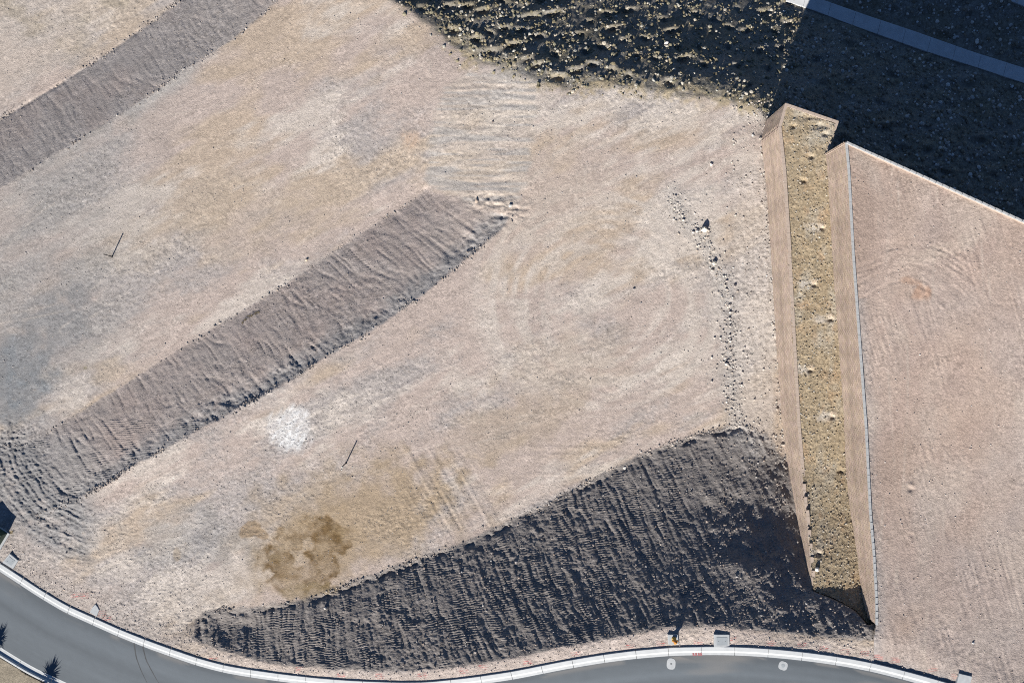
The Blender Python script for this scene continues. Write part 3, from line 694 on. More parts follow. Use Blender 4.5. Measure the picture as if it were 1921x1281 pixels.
def strip_z(u, v):
    z = zstrip(u, v) + 0.03 * fbm(u / 16, v / 16, 321, 3) + 0.022 * fbm(u / 5, v / 5, 322, 2) + 0.025 * vn(u / 2.6, v / 2.6, 323)
    for i, (pu, pv) in enumerate(PITS):
        z = z - 0.26 * np.exp(-((u - pu) / 5) ** 2 - ((v - pv - 5) / 3.6) ** 2) + 0.06 * np.exp(-((u - pu) / 7) ** 2 - ((v - pv + 4) / 5.0) ** 2)
    z = z - 0.25 * np.exp(-((u - 1535) / 16) ** 2 - ((v - 236) / 7) ** 2) - 0.2 * np.exp(-((u - 1530) / 30) ** 2 - ((v - 220) / 6) ** 2)
    return z
def strip_c(u, v):
    c = np.broadcast_to(C(.280, .225, .150), u.shape + (3,)).copy()
    g = np.clip(-.15 + 1.5 * fbm(u / 22, v / 40, 325, 3) + 0.5 * sst(330, 250, v), 0, 1)
    c = mixc(c, C(.335, .305, .25), 0.85 * g)
    c = mixc(c, C(.36, .24, .14), np.clip(.9 * fbm(u / 14, v / 22, 326, 2) - .2, 0, .6))
    for (pu, pv) in PITS[:6]:
        c = mixc(c, C(.50, .40, .31), 0.45 * sst(1.2, .5, blob(u, v, pu + 1, pv - 2, 7, 6)))  # sunlit far side of each pit painted in as paler tan
        c = mixc(c, C(.42, .39, .35), 0.6 * sst(1.4, .4, blob(u, v, pu - 16, pv + 4, 16, 9, 0, .4 * vn(u / 5, v / 5, 327))))
    gg = 1 + 0.28 * vn(u / 2.2, v / 2.2, 328) + 0.14 * vn(u / 5, v / 5, 329)
    return np.clip(c * gg[..., None], 0.02, .8)
patch('gravel_strip', 'strip', 1440, 1670, 180, 1200, strip_z, strip_c, 1.6, 0, 2.0, 'olive gravel planting strip between the two retaining walls', 'gravel strip')

# ------------------------------------------------------------------ street: kerbs, roadway, far paths
def resample(pts, step):
    pts = [Vector(p) for p in pts]; out = [pts[0].copy()]; need = step
    for a, b in zip(pts[:-1], pts[1:]):
        L = (b - a).length; pos = 0.0
        while L - pos >= need:
            pos += need; out.append(a + (b - a) * (pos / L)); need = step
        need -= (L - pos)
    return out
def smooth_pts(pts, n=3):
    for _ in range(n):
        pts = [pts[0]] + [(pts[i - 1] + pts[i] * 2 + pts[i + 1]) / 4 for i in range(1, len(pts) - 1)] + [pts[-1]]
    return pts
kb = [P3(u, v, float(zk(u)) + 0.0) for u, v in KERB_BACK]
kb = smooth_pts(resample(kb, 0.5), 4)
def normals(pts):
    r = []
    for i in range(len(pts)):
        d = pts[min(i + 1, len(pts) - 1)] - pts[max(i - 1, 0)]; d.z = 0; d.normalize()
        r.append(Vector((d.y, -d.x, 0)))        # to the street side (down the plan)
    return r
kn = normals(kb)

def kerb_line(name, pts, nrm, profile, label, segn=6):
    root = empty(name, pts[0]); tag(root, label, 'kerb', kind='structure')
    i = 0
    while i + segn < len(pts):
        vs = []; fs = []; m = len(profile)
        for j in range(segn + 1):
            p = pts[i + j]; n = nrm[i + j]
            if j in (0, segn):
                d = (pts[i + j + (1 if j == 0 else -1)] - p).normalized(); p = p + d * 0.02
            for (o, h) in profile: vs.append(p + n * o + Vector((0, 0, h)) - pts[0])
        for j in range(segn):
            for k in range(m - 1):
                a = j * m + k; fs.append((a, a + m, a + m + 1, a + 1))
        fs.append(tuple(range(m))); fs.append(tuple(reversed(range(segn * m, segn * m + m))))
        mesh_py('kerb_segment', vs, fs, M_conc, root)
        i += segn
    return root
PROF = [(0, -0.5), (0, 0.045), (0.02, 0.06), (0.36, 0.06), (0.42, 0.045), (0.52, -0.035), (0.56, -0.045), (0.86, -0.03), (0.86, -0.5)]
kerb = kerb_line('kerb', kb, kn, PROF, 'long white concrete roll kerb curving along the lots')
ROADW = 8.25
kb2 = [p + n * ROADW for p, n in zip(kb, kn)]
kn2 = [-n for n in kn]
PROF2 = [(0, -0.5), (0, 0.11), (0.03, 0.13), (0.18, 0.13), (0.22, 0.11), (0.26, -0.03), (0.72, -0.045), (0.74, -0.03), (0.90, -0.03), (0.90, -0.5)]
sel = [i for i, p in enumerate(kb2) if p.x < -36]
kerb2 = kerb_line('kerb', [kb2[i] for i in sel][::-1], [kn2[i] for i in sel][::-1], [(a, b) for a, b in PROF2], 'short kerb and gutter at the bottom left corner')

na = 44
ac = np.linspace(0.80, ROADW - 0.80, na)
kp = np.array([p[:] for p in kb]); kq = np.array([n[:] for n in kn])
R = kp[:, None, :] + kq[:, None, :] * ac[None, :, None]
crown = -0.028 + 0.05 * np.sin((ac - 0.8) / (ROADW - 1.6) * math.pi)
R[:, :, 2] += crown[None, :]
Sx = np.arange(len(kb))[:, None] * 0.5 + 0 * ac[None, :]; Ax = 0 * Sx + ac[None, :]
rc_ = np.broadcast_to(C(.104, .119, .130), Sx.shape + (3,)).copy()
st = 1 + 0.13 * fbm(Sx / 16, Ax / 0.5, 400, 3) + 0.10 * fbm(Sx / 40, Ax / 1.8, 401, 2) + 0.04 * vn(Sx * 3, Ax * 3, 402)
st *= 1 - 0.22 * np.exp(-((Ax - 1.0) / 0.35) ** 2) + 0.10 * np.exp(-((Ax - 2.4) / 0.5) ** 2)
rc_ = rc_ * st[..., None]
dust = np.clip(np.exp(-((Ax - 0.95) / 0.25) ** 2) * .5 * (fbm(Sx / 3, Ax * 2, 405, 2) > .1) + 0.9 * sst(.1, .6, fbm(Sx / 5 + Ax / 3, Ax / 1.1, 406, 3)) * sst(0, 1, np.sin(Sx / 19 + 1.2)), 0, .7)
rc_ = np.clip(mixc(rc_, C(.21, .20, .185), dust), .02, .4)
ri = np.arange(Sx.size, dtype=np.int32).reshape(Sx.shape)
rq = np.stack([ri[:-1, :-1], ri[:-1, 1:], ri[1:, 1:], ri[1:, :-1]], -1).reshape(-1, 4)
road = mesh_np('road', R.reshape(-1, 3), rq, M_asph, rc_.reshape(-1, 3)); tag(road, 'grey asphalt street along the bottom of the site', 'road', kind='structure')
# tyre sweeps: thin rubber marks, sheets just above the asphalt
def road_pt(u, v, lift):
    z = float(zk(u)) - 0.02
    best = None
    x, y = unp(u, v, z); 
    d = np.hypot(kp[:, 0] - x, kp[:, 1] - y); i = int(d.argmin())
    a = float(np.dot((np.array((x, y)) - kp[i, :2]), kq[i, :2]))
    j = min(i + 1, len(kp) - 1); k_ = max(i - 1, 0); tg = kp[j] - kp[k_]; ln_ = float(np.hypot(tg[0], tg[1])); al = float((x - kp[i, 0]) * tg[0] + (y - kp[i, 1]) * tg[1]) / ln_
    zz = kp[i, 2] + al * tg[2] / ln_ - 0.028 + 0.05 * math.sin(max(0, min(1, (a - 0.8) / (ROADW - 1.6))) * math.pi)
    p = P3(u, v, zz); p.z += lift; return p
M_rub = mat_plain('tyre_rubber', (.070, .074, .076), 0.85, 0.25, 3.0)
for pl in ([(252, 1206), (256, 1232), (266, 1258), (280, 1285)], [(268, 1212), (275, 1238), (288, 1262), (305, 1290)]):
    pts = [road_pt(u, v, 0.006) for u, v in pl]; vs = []; fs = []
    pts = resample(pts, 0.4)
    for i, p in enumerate(pts):
        d = (pts[min(i + 1, len(pts) - 1)] - pts[max(i - 1, 0)]).normalized(); n = Vector((d.y, -d.x, 0))
        vs += [p + n * 0.09, p - n * 0.09]
        if i: fs.append((2 * i - 2, 2 * i - 1, 2 * i + 1, 2 * i))
    mesh_py('tyre_mark', vs, fs, M_rub, road)
# red paint blot on the kerb
p0 = P3(1312, 1226, 8.15)
i0 = min(range(len(kb)), key=lambda i: (kb[i] - p0).length)
for du in (-0.32, -0.08, 0.16, 0.36):
    t = (kb[i0 + 1] - kb[i0]).normalized(); n = kn[i0]; b = kb[i0] + t * du
    vs = [b + n * 0.57 + t * 0.0, b + n * 0.57 + t * 0.16, b + n * 0.84 + t * 0.2, b + n * 0.84 + t * 0.02]
    vs = [q + Vector((0, 0, z)) - kb[0] for q, z in zip(vs, (-0.036, -0.036, -0.024, -0.024))]
    mesh_py('paint_mark', vs, [(0, 3, 2, 1)], M_red, kerb)

def slab_path(name, lo, up, zf, label, step=3.0):
    a = resample([P3(u, v, float(zf(u))) for u, v in lo], 0.75); b = resample([P3(u, v, float(zf(u))) for u, v in up], 0.75)
    n = min(len(a), len(b)); a = a[:n]
    bb = []
    for p in a: bb.append(min(b, key=lambda q: (q - p).length))
    root = empty(name, a[0]); tag(root, label, 'footpath', kind='structure')
    k = 4
    for i in range(0, n - k, k):
        vs = []; fs = []
        for j in range(k + 1):
            p, q = a[i + j].copy(), bb[i + j].copy()
            if j in (0, k):
                d = (a[i + 1] - a[i]).normalized() * (0.015 if j == 0 else -0.015); p += d; q += d
            for r_ in (p + Vector((0, 0, -0.3)), p + Vector((0, 0, 0.12)), q + Vector((0, 0, 0.12)), q + Vector((0, 0, -0.3))): vs.append(r_ - a[0])
        for j in range(k):
            for m in range(3):
                c = j * 4 + m; fs.append((c, c + 4, c + 5, c + 1))
        fs.append((0, 1, 2, 3)); fs.append((k * 4 + 3, k * 4 + 2, k * 4 + 1, k * 4))
        mesh_py('slab', vs, fs, M_pathc, root)
    return root
slab_path('path', PATH_LO, PATH_UP, lambda u: zpath(u) + 0.05, 'pale concrete footpath crossing the shade at the top right')
slab_path('path', [(1700, -76), (1885, -1), (1921, 13), (2300, 165)], [(1720, -110), (1905, -37), (1941, -23), (2320, 130)], lambda u: -7.35, 'corner of a second pale path at the top right edge')

# ------------------------------------------------------------------ retaining walls: block courses, caps
def wall_run(pts, zbot, zcap, mat, rgb, seed, blk=0.40, crs=0.20, depth=0.30, level=False):
    """pts: world XY along the face; returns core and block meshes (numpy)"""
    vs = []; fs = []; cs = []
    rs = np.random.default_rng(seed)
    s = 0.0
    P = [Vector((p[0], p[1], 0)) for p in pts]
    L = [0.0]
    for a, b in zip(P[:-1], P[1:]): L.append(L[-1] + (b - a).length)
    def at(d):
        for i in range(len(P) - 1):
            if d <= L[i + 1] + 1e-6:
                t = (d - L[i]) / (L[i + 1] - L[i]); q = P[i] + (P[i + 1] - P[i]) * t; dr = (P[i + 1] - P[i]).normalized(); return q, dr
        return P[-1], (P[-1] - P[-2]).normalized()
    tot = L[-1]; nb = int(tot / blk)
    zs = zbot
    for i in range(nb):
        q, dr = at((i + 0.5) * blk); n = Vector((dr.y, -dr.x, 0))
        zb = zbot(i / nb); zt = zcap(i / nb)
        k0 = math.floor(zb / crs); k1 = int(math.floor((zt - .1) / crs + .01)) if level else int(round(zt / crs))
        for k in range(k0, k1):
            off = (0.5 * blk if k % 2 else 0)
            c = q + dr * off * 0.999
            pr = rs.uniform(0.0, 0.018)
            w_ = blk / 2 - 0.011; z0 = k * crs + 0.007; z1 = (k + 1) * crs - 0.007
            f = c + n * pr; bk = c - n * 0.10
            i0 = len(vs)
            for (o, sgn, z) in ((f, -1, z0), (f, 1, z0), (f, 1, z1), (f, -1, z1), (bk, -1, z0), (bk, 1, z0), (bk, 1, z1), (bk, -1, z1)):
                vs.append((o.x + dr.x * w_ * sgn, o.y + dr.y * w_ * sgn, z))
            t = rs.uniform(0.84, 1.14) * (1 - 0.13 * math.exp(-(((k - k0) / max(1, k1 - k0) - .5) / .07) ** 2)) * (1 + .10 * float(vn(np.array([i * .11]), np.array([k * .12 + seed]), 700)[0]) + .06 * math.sin(i * .9 + 2 * math.sin(i * .13))); tt = (rgb[0] * t, rgb[1] * t * rs.uniform(.97, 1.02), rgb[2] * t * rs.uniform(.94, 1.03))
            cs += [tt] * 8
            for a in ((0, 1, 2, 3), (0, 4, 5, 1), (1, 5, 6, 2), (2, 6, 7, 3), (3, 7, 4, 0)): fs.append(tuple(i0 + x for x in a))
    return vs, fs, cs, at, tot

def build_wall(root, runs, rgb, capm, capw=0.34, caph=0.10, seed=1, level=False):
    V_, F_, K_ = [], [], []
    for ri_, (pts, zb, zt, stepped) in enumerate(runs):
        v, f, c, at, tot = wall_run(pts, zb, zt, None, rgb, seed + ri_, level=level)
        b = len(V_); V_ += v; F_ += [tuple(b + x for x in q) for q in f]; K_ += c
        # solid core behind the blocks
        cv = []; cf = []; n_ = max(6, int(tot / 0.6))
        for i in range(n_ + 1):
            q, dr = at(tot * i / n_); n = Vector((dr.y, -dr.x, 0)); a = q - n * 0.05; d = q - n * max(capw - 0.03, 0.1)
            z0 = zb(i / n_) - 0.3; z1 = (zt(min(i / n_, .999)) - 0.14) if level else math.floor(zt(min(i / n_, .999)) / 0.2 + 1e-4) * 0.2 - 0.02
            cv += [(a.x, a.y, z0), (a.x, a.y, z1), (d.x, d.y, z1), (d.x, d.y, z0)]
            if i:
                o = 4 * i
                for m in range(3): cf.append((o - 4 + m, o + m, o + m + 1, o - 3 + m))
        mesh_py('wall_core', [Vector(p) - root.location for p in cv], cf, M_core, root)
        # coping stones
        kv = []; kf = []; L = 0.60; m_ = int(tot / L)
        for i in range(m_):
            q, dr = at((i + .5) * tot / m_); n = Vector((dr.y, -dr.x, 0)); hw = tot / m_ / 2 - 0.008
            z0 = (int(round(zt((i + .5) / m_) / 0.2)) * 0.2 - 0.005) if not level else zt((i + .5) / m_) - 0.12; z1 = z0 + caph + random.uniform(-.006, .006)
            o = len(kv)
            for z in (z0, z1):
                for (sx, sy) in ((-1, 0.035), (1, 0.035), (1, -capw), (-1, -capw)):
                    r_ = q + dr * hw * sx + n * sy; kv.append((r_.x, r_.y, z))
            for a in ((0, 1, 5, 4), (1, 2, 6, 5), (2, 3, 7, 6), (3, 0, 4, 7), (4, 5, 6, 7)): kf.append(tuple(o + x for x in a))
        o = mesh_py('coping_stones', [Vector(p) - root.location for p in kv], kf, capm, root); o['kind'] = 'stuff'
    lo = np.array(V_, np.float32) - np.array(root.location[:], np.float32)
    o = mesh_np('block_courses', lo, F_, M_block, np.array(K_, np.float32), root, smooth=False); o['kind'] = 'stuff'

def gz1(u, v): return float(ground_z(np.array([[u]], np.float32), np.array([[v]], np.float32))[0, 0])
def XY(u, v, z): return unp(u, v, z)

# left wall: long face, then north faces round the end of the strip
lw_pts = [XY(*p) for p in LW_TOP] + [XY(1509, 940, 4.9), XY(1515, 975, 5.3), XY(1520, 1030, 5.8), XY(1527, 1108, 6.5)]
lw_v = np.array([238, 880, 905, 930, 960, 990, 1018, 1047, 1075, 1112]); 
def lw_frac_v(f): return 238 + f * (1108 - 238)
ytop = lw_pts[0][1]; ybot = lw_pts[-1][1]
def lw_y2v(f):
    y = ytop + (ybot - ytop) * f
    # invert with the local top height
    for z in (5.0,):
        v = 640.5 - y / ((ALT - z) / FPX)
    z = float(np.interp(v, [238, 880, 960, 1020, 1104], [4.5, 4.4, 5.2, 5.8, 6.6])); return 640.5 - y / ((ALT - z) / FPX)
def lw_bot(f):
    v = lw_y2v(f)
    return float(np.interp(v, [238, 870, 960, 1020, 1060, 1108], [-0.4, -0.3, 2.0, 3.3, 4.3, 5.6]))
def lw_top(f):
    v = lw_y2v(f)
    return 4.54 + 0.24 * sum(1 for s_ in (905, 930, 960, 990, 1018, 1047, 1075) if v > s_) + (0.08 if v < 470 else 0)
wall_l = empty('retaining_wall', P3(1461, 238, 0)); tag(wall_l, 'lower tan block retaining wall on the left of the gravel strip, its top stepping up to the street', 'retaining wall')
NA, NB, NC, ND = XY(1473.5, 194, 4.6), XY(1573, 228, 4.6), XY(1553, 287, 4.6), XY(1461, 238, 4.6)
build_wall(wall_l, [
    (lw_pts[::1], lw_bot, lw_top, True),
    ([NA, ND], lambda f: -1.0, lambda f: 4.6, False),
    ([NB, NA], lambda f: -2.4, lambda f: 4.6, False),
    ([NC, NB], lambda f: -2.6, lambda f: 4.6, False)], (.36, .285, .23), M_capt, 0.24, 0.13, 11, True)

rw_pts = [XY(*p) for p in RW_TOP]
def rw_v(f):
    y = rw_pts[0][1] + (rw_pts[-1][1] - rw_pts[0][1]) * f; v = 640.5 - y / ((ALT - 8.8) / FPX); return v
def rw_top(f): return float(np.interp(rw_v(f), [266, 640, 800, 960, 1040, 1120, 1180], [8.6, 8.5, 8.6, 8.8, 9.0, 9.2, 9.4]))
def rw_bot(f): return float(np.interp(rw_v(f), [266, 285, 300, 880, 960, 1060, 1110, 1150, 1175], [-2.5, 3.5, 3.9, 3.9, 4.7, 5.8, 6.4, 7.4, 8.6]))
wall_r = empty('retaining_wall', P3(1588, 266, 0)); tag(wall_r, 'taller tan block retaining wall with grey coping holding up the right lot', 'retaining wall')
RN = [XY(2300, 583, 11.2), XY(1921, 415, 10.35), XY(1709, 321, 9.1), XY(1588, 266, 8.7)]
build_wall(wall_r, [
    (rw_pts, rw_bot, rw_top, False),
    (RN, lambda f: -3.2, lambda f: float(np.interp(f, [0, .524, .837, 1], [11.3, 10.45, 9.2, 8.75])), False)], (.355, .28, .225), M_capg, 0.15, 0.13, 21, True)

# ------------------------------------------------------------------ loose stone (uncountable): joined meshes
def ico():
    t = (1 + 5 ** .5) / 2
    v = np.array([(-1, t, 0), (1, t, 0), (-1, -t, 0), (1, -t, 0), (0, -1, t), (0, 1, t), (0, -1, -t), (0, 1, -t), (t, 0, -1), (t, 0, 1), (-t, 0, -1), (-t, 0, 1)], np.float32)
    v /= np.linalg.norm(v[0])
    f = np.array([(0, 11, 5), (0, 5, 1), (0, 1, 7), (0, 7, 10), (0, 10, 11), (1, 5, 9), (5, 11, 4), (11, 10, 2), (10, 7, 6), (7, 1, 8), (3, 9, 4), (3, 4, 2), (3, 2, 6), (3, 6, 8), (3, 8, 9), (4, 9, 5), (2, 4, 11), (6, 2, 10), (8, 6, 7), (9, 8, 1)], np.int32)
    return v, f
IV, IF = ico()
OV = np.array([(1, 0, 0), (0, 1, 0), (-1, 0, 0), (0, -1, 0), (.2, .1, .95), (0, 0, -1)], np.float32)
OF = np.array([(0, 1, 4), (1, 2, 4), (2, 3, 4), (3, 0, 4), (1, 0, 5), (2, 1, 5), (3, 2, 5), (0, 3, 5)], np.int32)
def stone_field(name, u, v, zf, size, rgb, var, label, cat, sink=0.25):
    parts = []
    for IV, IF, sel in ((globals()['IV'], globals()['IF'], size >= 0.13), (OV, OF, size < 0.13)):
        if sel.any():
            parts.append(_stones(IV, IF, u[sel], v[sel], zf, size[sel], rgb[sel], var, sink))
    P_, F_, c = [], [], []; b = 0
    for p, f, k in parts: P_.append(p); F_.append(f + b); c.append(k); b += len(p)
    o = mesh_np(name, np.concatenate(P_), np.concatenate(F_), M_stone, np.concatenate(c).astype(np.float32), None, smooth=False, n=3)
    return tag(o, label, cat, kind='stuff')
def _stones(IV, IF, u, v, zf, size, rgb, var, sink):
    n = len(u); m = len(IV)
    z = zf(u, v)
    x, y = unp(u, v, z)
    sh = rng.uniform(0.72, 1.25, (n, m, 1)).astype(np.float32)
    sc = np.stack([rng.uniform(.8, 1.25, n), rng.uniform(.8, 1.25, n), rng.uniform(.55, .95, n)], -1).astype(np.float32)
    ang = rng.uniform(0, 6.283, n); ca, sa = np.cos(ang), np.sin(ang)
    p = IV[None] * sh * sc[:, None, :] * (size / 2)[:, None, None]
    px = p[..., 0] * ca[:, None] - p[..., 1] * sa[:, None]; py = p[..., 0] * sa[:, None] + p[..., 1] * ca[:, None]
    cen = np.stack([x, y, z + size * (0.5 * 0.75 - sink)], -1)
    P_ = np.stack([px, py, p[..., 2]], -1) + cen[:, None, :]
    F_ = (IF[None] + (np.arange(n) * m)[:, None, None]).reshape(-1, 3)
    t = 1 + var * rng.uniform(-1, 1, (n, 1)); h = rng.uniform(-.06, .06, (n, 1))
    c = np.asarray(rgb)[None] if np.ndim(rgb) == 1 else rgb
    c = c * t * np.concatenate([1 + h, np.ones_like(h), 1 - h], 1)
    c = np.repeat(np.clip(c, .03, .75)[:, None, :], m, 1).reshape(-1, 3)
    return P_.reshape(-1, 3), F_, c

def scatter(n, box, accept):
    us, vs = [], []
    tot = 0
    while tot < n:
        u = rng.uniform(box[0], box[1], n * 2).astype(np.float32); v = rng.uniform(box[2], box[3], n * 2).astype(np.float32)
        k = rng.uniform(0, 1, n * 2) < accept(u, v); us.append(u[k]); vs.append(v[k]); tot += int(k.sum())
    return np.concatenate(us)[:n], np.concatenate(vs)[:n]
def gzf(u, v): return ground_z(u, v)
def sizes(n, lo, hi, p=3.0): return (lo + (hi - lo) * rng.uniform(0, 1, n) ** p).astype(np.float32)
def two(n, a, b, f=0.5): 
    m = rng.uniform(0, 1, (n, 1)) < f; return np.where(m, np.asarray(a)[None], np.asarray(b)[None])

u, v = scatter(7500, (1450, 1650, 185, 1170), lambda u, v: (SD['strip'](u, v) > 1) * 1.0)
stone_field('gravel', u, v, strip_z, sizes(len(u), .06, .19, 4), two(len(u), (.28, .228, .155), (.36, .325, .27), .68), .28, 'olive and cream gravel spread over the planting strip', 'gravel')
u, v = scatter(9500, (740, 1500, -40, 215), lambda u, v: np.maximum(sst(-6, 10, SD['rocky'](u, v)), .45 * sst(26, 8, d_rc(u, v)) * sst(-.2, .3, fbm(u / 26, v / 16, 223, 3) + .1)) * (.25 + .75 * sst(-.3, .4, fbm(u / 30, v / 24, 510, 3))) * (u < 1500))
stone_field('rubble', u, v, gzf, sizes(len(u), .06, .42, 5), two(len(u), (.19, .168, .112), (.36, .335, .28), .76), .3, 'broken rock scattered over the sunlit half of the rocky slope', 'rubble')
u, v = scatter(6000, (1470, 1940, -40, 420), lambda u, v: (SD['rocky'](u, v) > 0) * (SD['pad'](u, v) < -2) * (SD['strip'](u, v) < -2) * (d_path(u, v) > 22))  if False else (None, None)
d_path = lattice(seg_dist(CU, CV, [((a[0] + b[0]) / 2, (a[1] + b[1]) / 2) for a, b in zip(PATH_LO, PATH_UP)]))
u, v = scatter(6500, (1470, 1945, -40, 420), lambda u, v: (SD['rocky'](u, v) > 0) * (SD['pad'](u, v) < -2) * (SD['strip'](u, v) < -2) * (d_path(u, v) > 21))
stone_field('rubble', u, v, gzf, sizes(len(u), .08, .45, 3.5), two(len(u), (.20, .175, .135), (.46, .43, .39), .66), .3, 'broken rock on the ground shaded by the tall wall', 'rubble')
u, v = scatter(5500, (365, 1650, 790, 1250), lambda u, v: sst(-4, 6, SW('dark', u, v, 5.0)) * (0.35 + 0.65 * sst(1250, 1420, u) + 0.5 * sst(480, 420, u)))
stone_field('rubble', u, v, gzf, sizes(len(u), .05, .22, 5), two(len(u), (.27, .23, .20), (.36, .33, .30), .8), .25, 'clods and stones lying on the dark furrowed slope', 'rubble')
u, v = scatter(3800, (1240, 1480, 190, 900), lambda u, v: np.clip(np.exp(-(d_wind(u, v) / 15) ** 2) + 0.8 * np.exp(-(d_lwb(u, v) / 7) ** 2) + 0.10 * sst(1340, 1380, u) + 0.5 * sst(1380, 1430, u) * sst(320, 220, v), 0, 1) * (SD['dark'](u, v) < 5))
stone_field('rubble', u, v, gzf, sizes(len(u), .05, .26, 5), two(len(u), (.36, .32, .28), (.46, .42, .37), .6), .25, 'pale rubble raked into a row beside the lower wall', 'rubble')
def verge_m(u, v):
    dk = d_kb(u, v); return (dk < -3) * (dk > -46) * (SD['dark'](u, v) < 1) * (0.5 + 0.5 * (u < 360)) * 1.0
u, v = scatter(2600, (0, 1640, 1000, 1282), verge_m)
stone_field('gravel', u, v, gzf, sizes(len(u), .05, .15, 4), two(len(u), (.40, .335, .285), (.44, .39, .35), .6), .25, 'crushed stone along the dirt verge behind the kerb', 'gravel')
def lots_m(u, v):
    ok = (SD['pad'](u, v) < 0) & (SD['strip'](u, v) < -2) & (SD['rocky'](u, v) < 0) & (SD['dark'](u, v) < 0) & (d_kb(u, v) < -4)
    d = sst(0.0, 0.7, fbm(u / 60, v / 60, 501, 2) + 0.25 * sst(160, 30, d_rc(u, v)) + 0.35 * (SD['mid'](u, v) > 0) * sst(40, 10, d_b4(u, v)) + 0.4 * sst(220, 60, u) * sst(960, 1000, v) + 0.3 * sst(-60, 0, SD['ramp'](u, v)))
    return ok * (0.12 + 0.88 * d)
u, v = scatter(8500, (0, 1450, 0, 1240), lots_m)
stone_field('gravel', u, v, gzf, sizes(len(u), .04, .15, 6), two(len(u), (.34, .30, .265), (.29, .27, .25), .6), .2, 'loose pebbles strewn over the graded lots and banks', 'gravel')
def edge_m(u, v):
    d = np.minimum.reduce([d_b1(u, v), d_b2(u, v) + 2, d_b4(u, v), d_b3(u, v) + 3, d_toe(u, v)])
    return np.exp(-(d / 5.0) ** 2) * np.clip(.25 + fbm(u / 30, v / 30, 505, 2), 0.05, 1) * (SD['strip'](u, v) < -3)
u, v = scatter(2600, (0, 1480, 0, 1180), edge_m)
stone_field('gravel', u, v, gzf, sizes(len(u), .06, .24, 3), two(len(u), (.28, .245, .215), (.38, .34, .30), .7), .25, 'crumbled clods along the crests and toes of the banks', 'gravel')
u, v = scatter(12000, (0, 1480, 0, 1240), lambda u, v: (SD['pad'](u, v) < 0) * (SD['strip'](u, v) < -2) * (SD['rocky'](u, v) < 0) * (SD['dark'](u, v) < 0) * (d_kb(u, v) < -4) * (.12 + .88 * sst(-.1, .4, gravel_mask(u, v) + .3 * fbm(u / 25, v / 25, 506, 2))))
stone_field('gravel', u, v, gzf, sizes(len(u), .05, .115, 2), two(len(u), (.33, .295, .26), (.40, .355, .31), .6), .2, 'fine pebbles thick in the grey gravelly patches of the lots', 'gravel')
def padm(u, v):
    s = SD['pad'](u, v); return (s > 5) * (d_kb(u, v) < -4) * np.clip(0.18 + 0.9 * np.exp(-(s / 12) ** 2) * (v > 540) + 0.45 * sst(0, .7, fbm(u / 40, v / 40, 503, 2) + .35 * sst(950, 1150, v)), 0, 1)
u, v = scatter(3000, (1590, 1945, 270, 1290), padm)
stone_field('gravel', u, v, pad_z, sizes(len(u), .04, .15, 6), two(len(u), (.36, .30, .26), (.43, .39, .35), .7), .25, 'loose pebbles on the right lot and along its coping', 'gravel')

# ------------------------------------------------------------------ single rocks
def boulder(u, v, size, zf, label, group=None, h=0.8, rgb=(.55, .49, .41), rot=0.0, seed=0, name='rock'):
    r_ = np.random.default_rng(seed + 900)
    # subdivided, faceted
    V_ = [Vector(p) for p in IV]; F_ = [tuple(f) for f in IF]
    mid = {}; nf = []
    def m(a, b):
        k = (min(a, b), max(a, b))
        if k not in mid:
            mid[k] = len(V_); V_.append((V_[a] + V_[b]).normalized())
        return mid[k]
    for a, b, c in F_:
        x, y, z = m(a, b), m(b, c), m(c, a); nf += [(a, x, z), (x, b, y), (z, y, c), (x, y, z)]
    planes = [Vector(r_.normal(size=3)).normalized() for _ in range(9)]
    cut = r_.uniform(0.62, 0.88, 9)
    out = []
    for p in V_:
        s = 1.0
        for n, c in zip(planes, cut):
            d = p.dot(n)
            if d > c: s = min(s, c / d)
        q = p * s * r_.uniform(.96, 1.03)
        out.append((q.x * size * .5 * 1.12, q.y * size * .5 * 0.95, q.z * size * .5 * h + size * .5 * h * 0.62))
    z = float(zf(np.array([[u]], np.float32), np.array([[v]], np.float32))[0, 0]); x, y = unp(u, v, z)
    o = mesh_np(name, out, nf, M_stone, np.tile(np.array(rgb, np.float32) * r_.uniform(.92, 1.08), (len(out), 1)), None, smooth=False, n=3)
    o.location = (x, y, z - 0.02); o.rotation_euler = (0, 0, rot)
    return tag(o, label, 'rock', group)
GR = 'single rocks of the rubble row'
boulder(1320, 431, .72, gzf, 'large cream boulder with a long black shadow, biggest in the rubble row', GR, 1.15, (.66, .61, .49), .3, 1, 'boulder')
boulder(1308, 434, .36, gzf, 'grey rock touching the left of the largest cream boulder', GR, .9, (.50, .47, .43), .9, 2)
boulder(1305, 429, .26, gzf, 'small dark rock at the far left of the largest boulder', GR, .9, (.36, .32, .29), .2, 3)
boulder(1329, 433, .28, gzf, 'small brown rock touching the right of the largest boulder', GR, .9, (.40, .34, .29), 1.2, 4)
boulder(1339, 494, .52, gzf, 'second largest cream boulder, alone below the biggest one in the rubble row', GR, 1.1, (.60, .56, .47), .7, 5, 'boulder')
boulder(1362, 683, .42, gzf, 'white blocky rock in the lower part of the rubble row', GR, 1.1, (.62, .58, .52), .1, 6)
boulder(1334, 309, .34, gzf, 'lone cream rock above the rubble row near the top of the wall', GR, .9, (.58, .50, .44), 0, 7)
small = [(1336, 507), (1361, 518), (1363, 527), (1362, 543), (1378, 537), (1368, 573), (1368, 597), (1345, 604), (1370, 612), (1340, 634), (1351, 634), (1369, 629),
         (1335, 671), (1366, 676), (1393, 698), (1335, 716), (1377, 717), (1391, 722), (1274, 398), (1280, 404), (1282, 413), (1370, 640), (1371, 660), (1300, 436), (1322, 446), (1369, 586)]
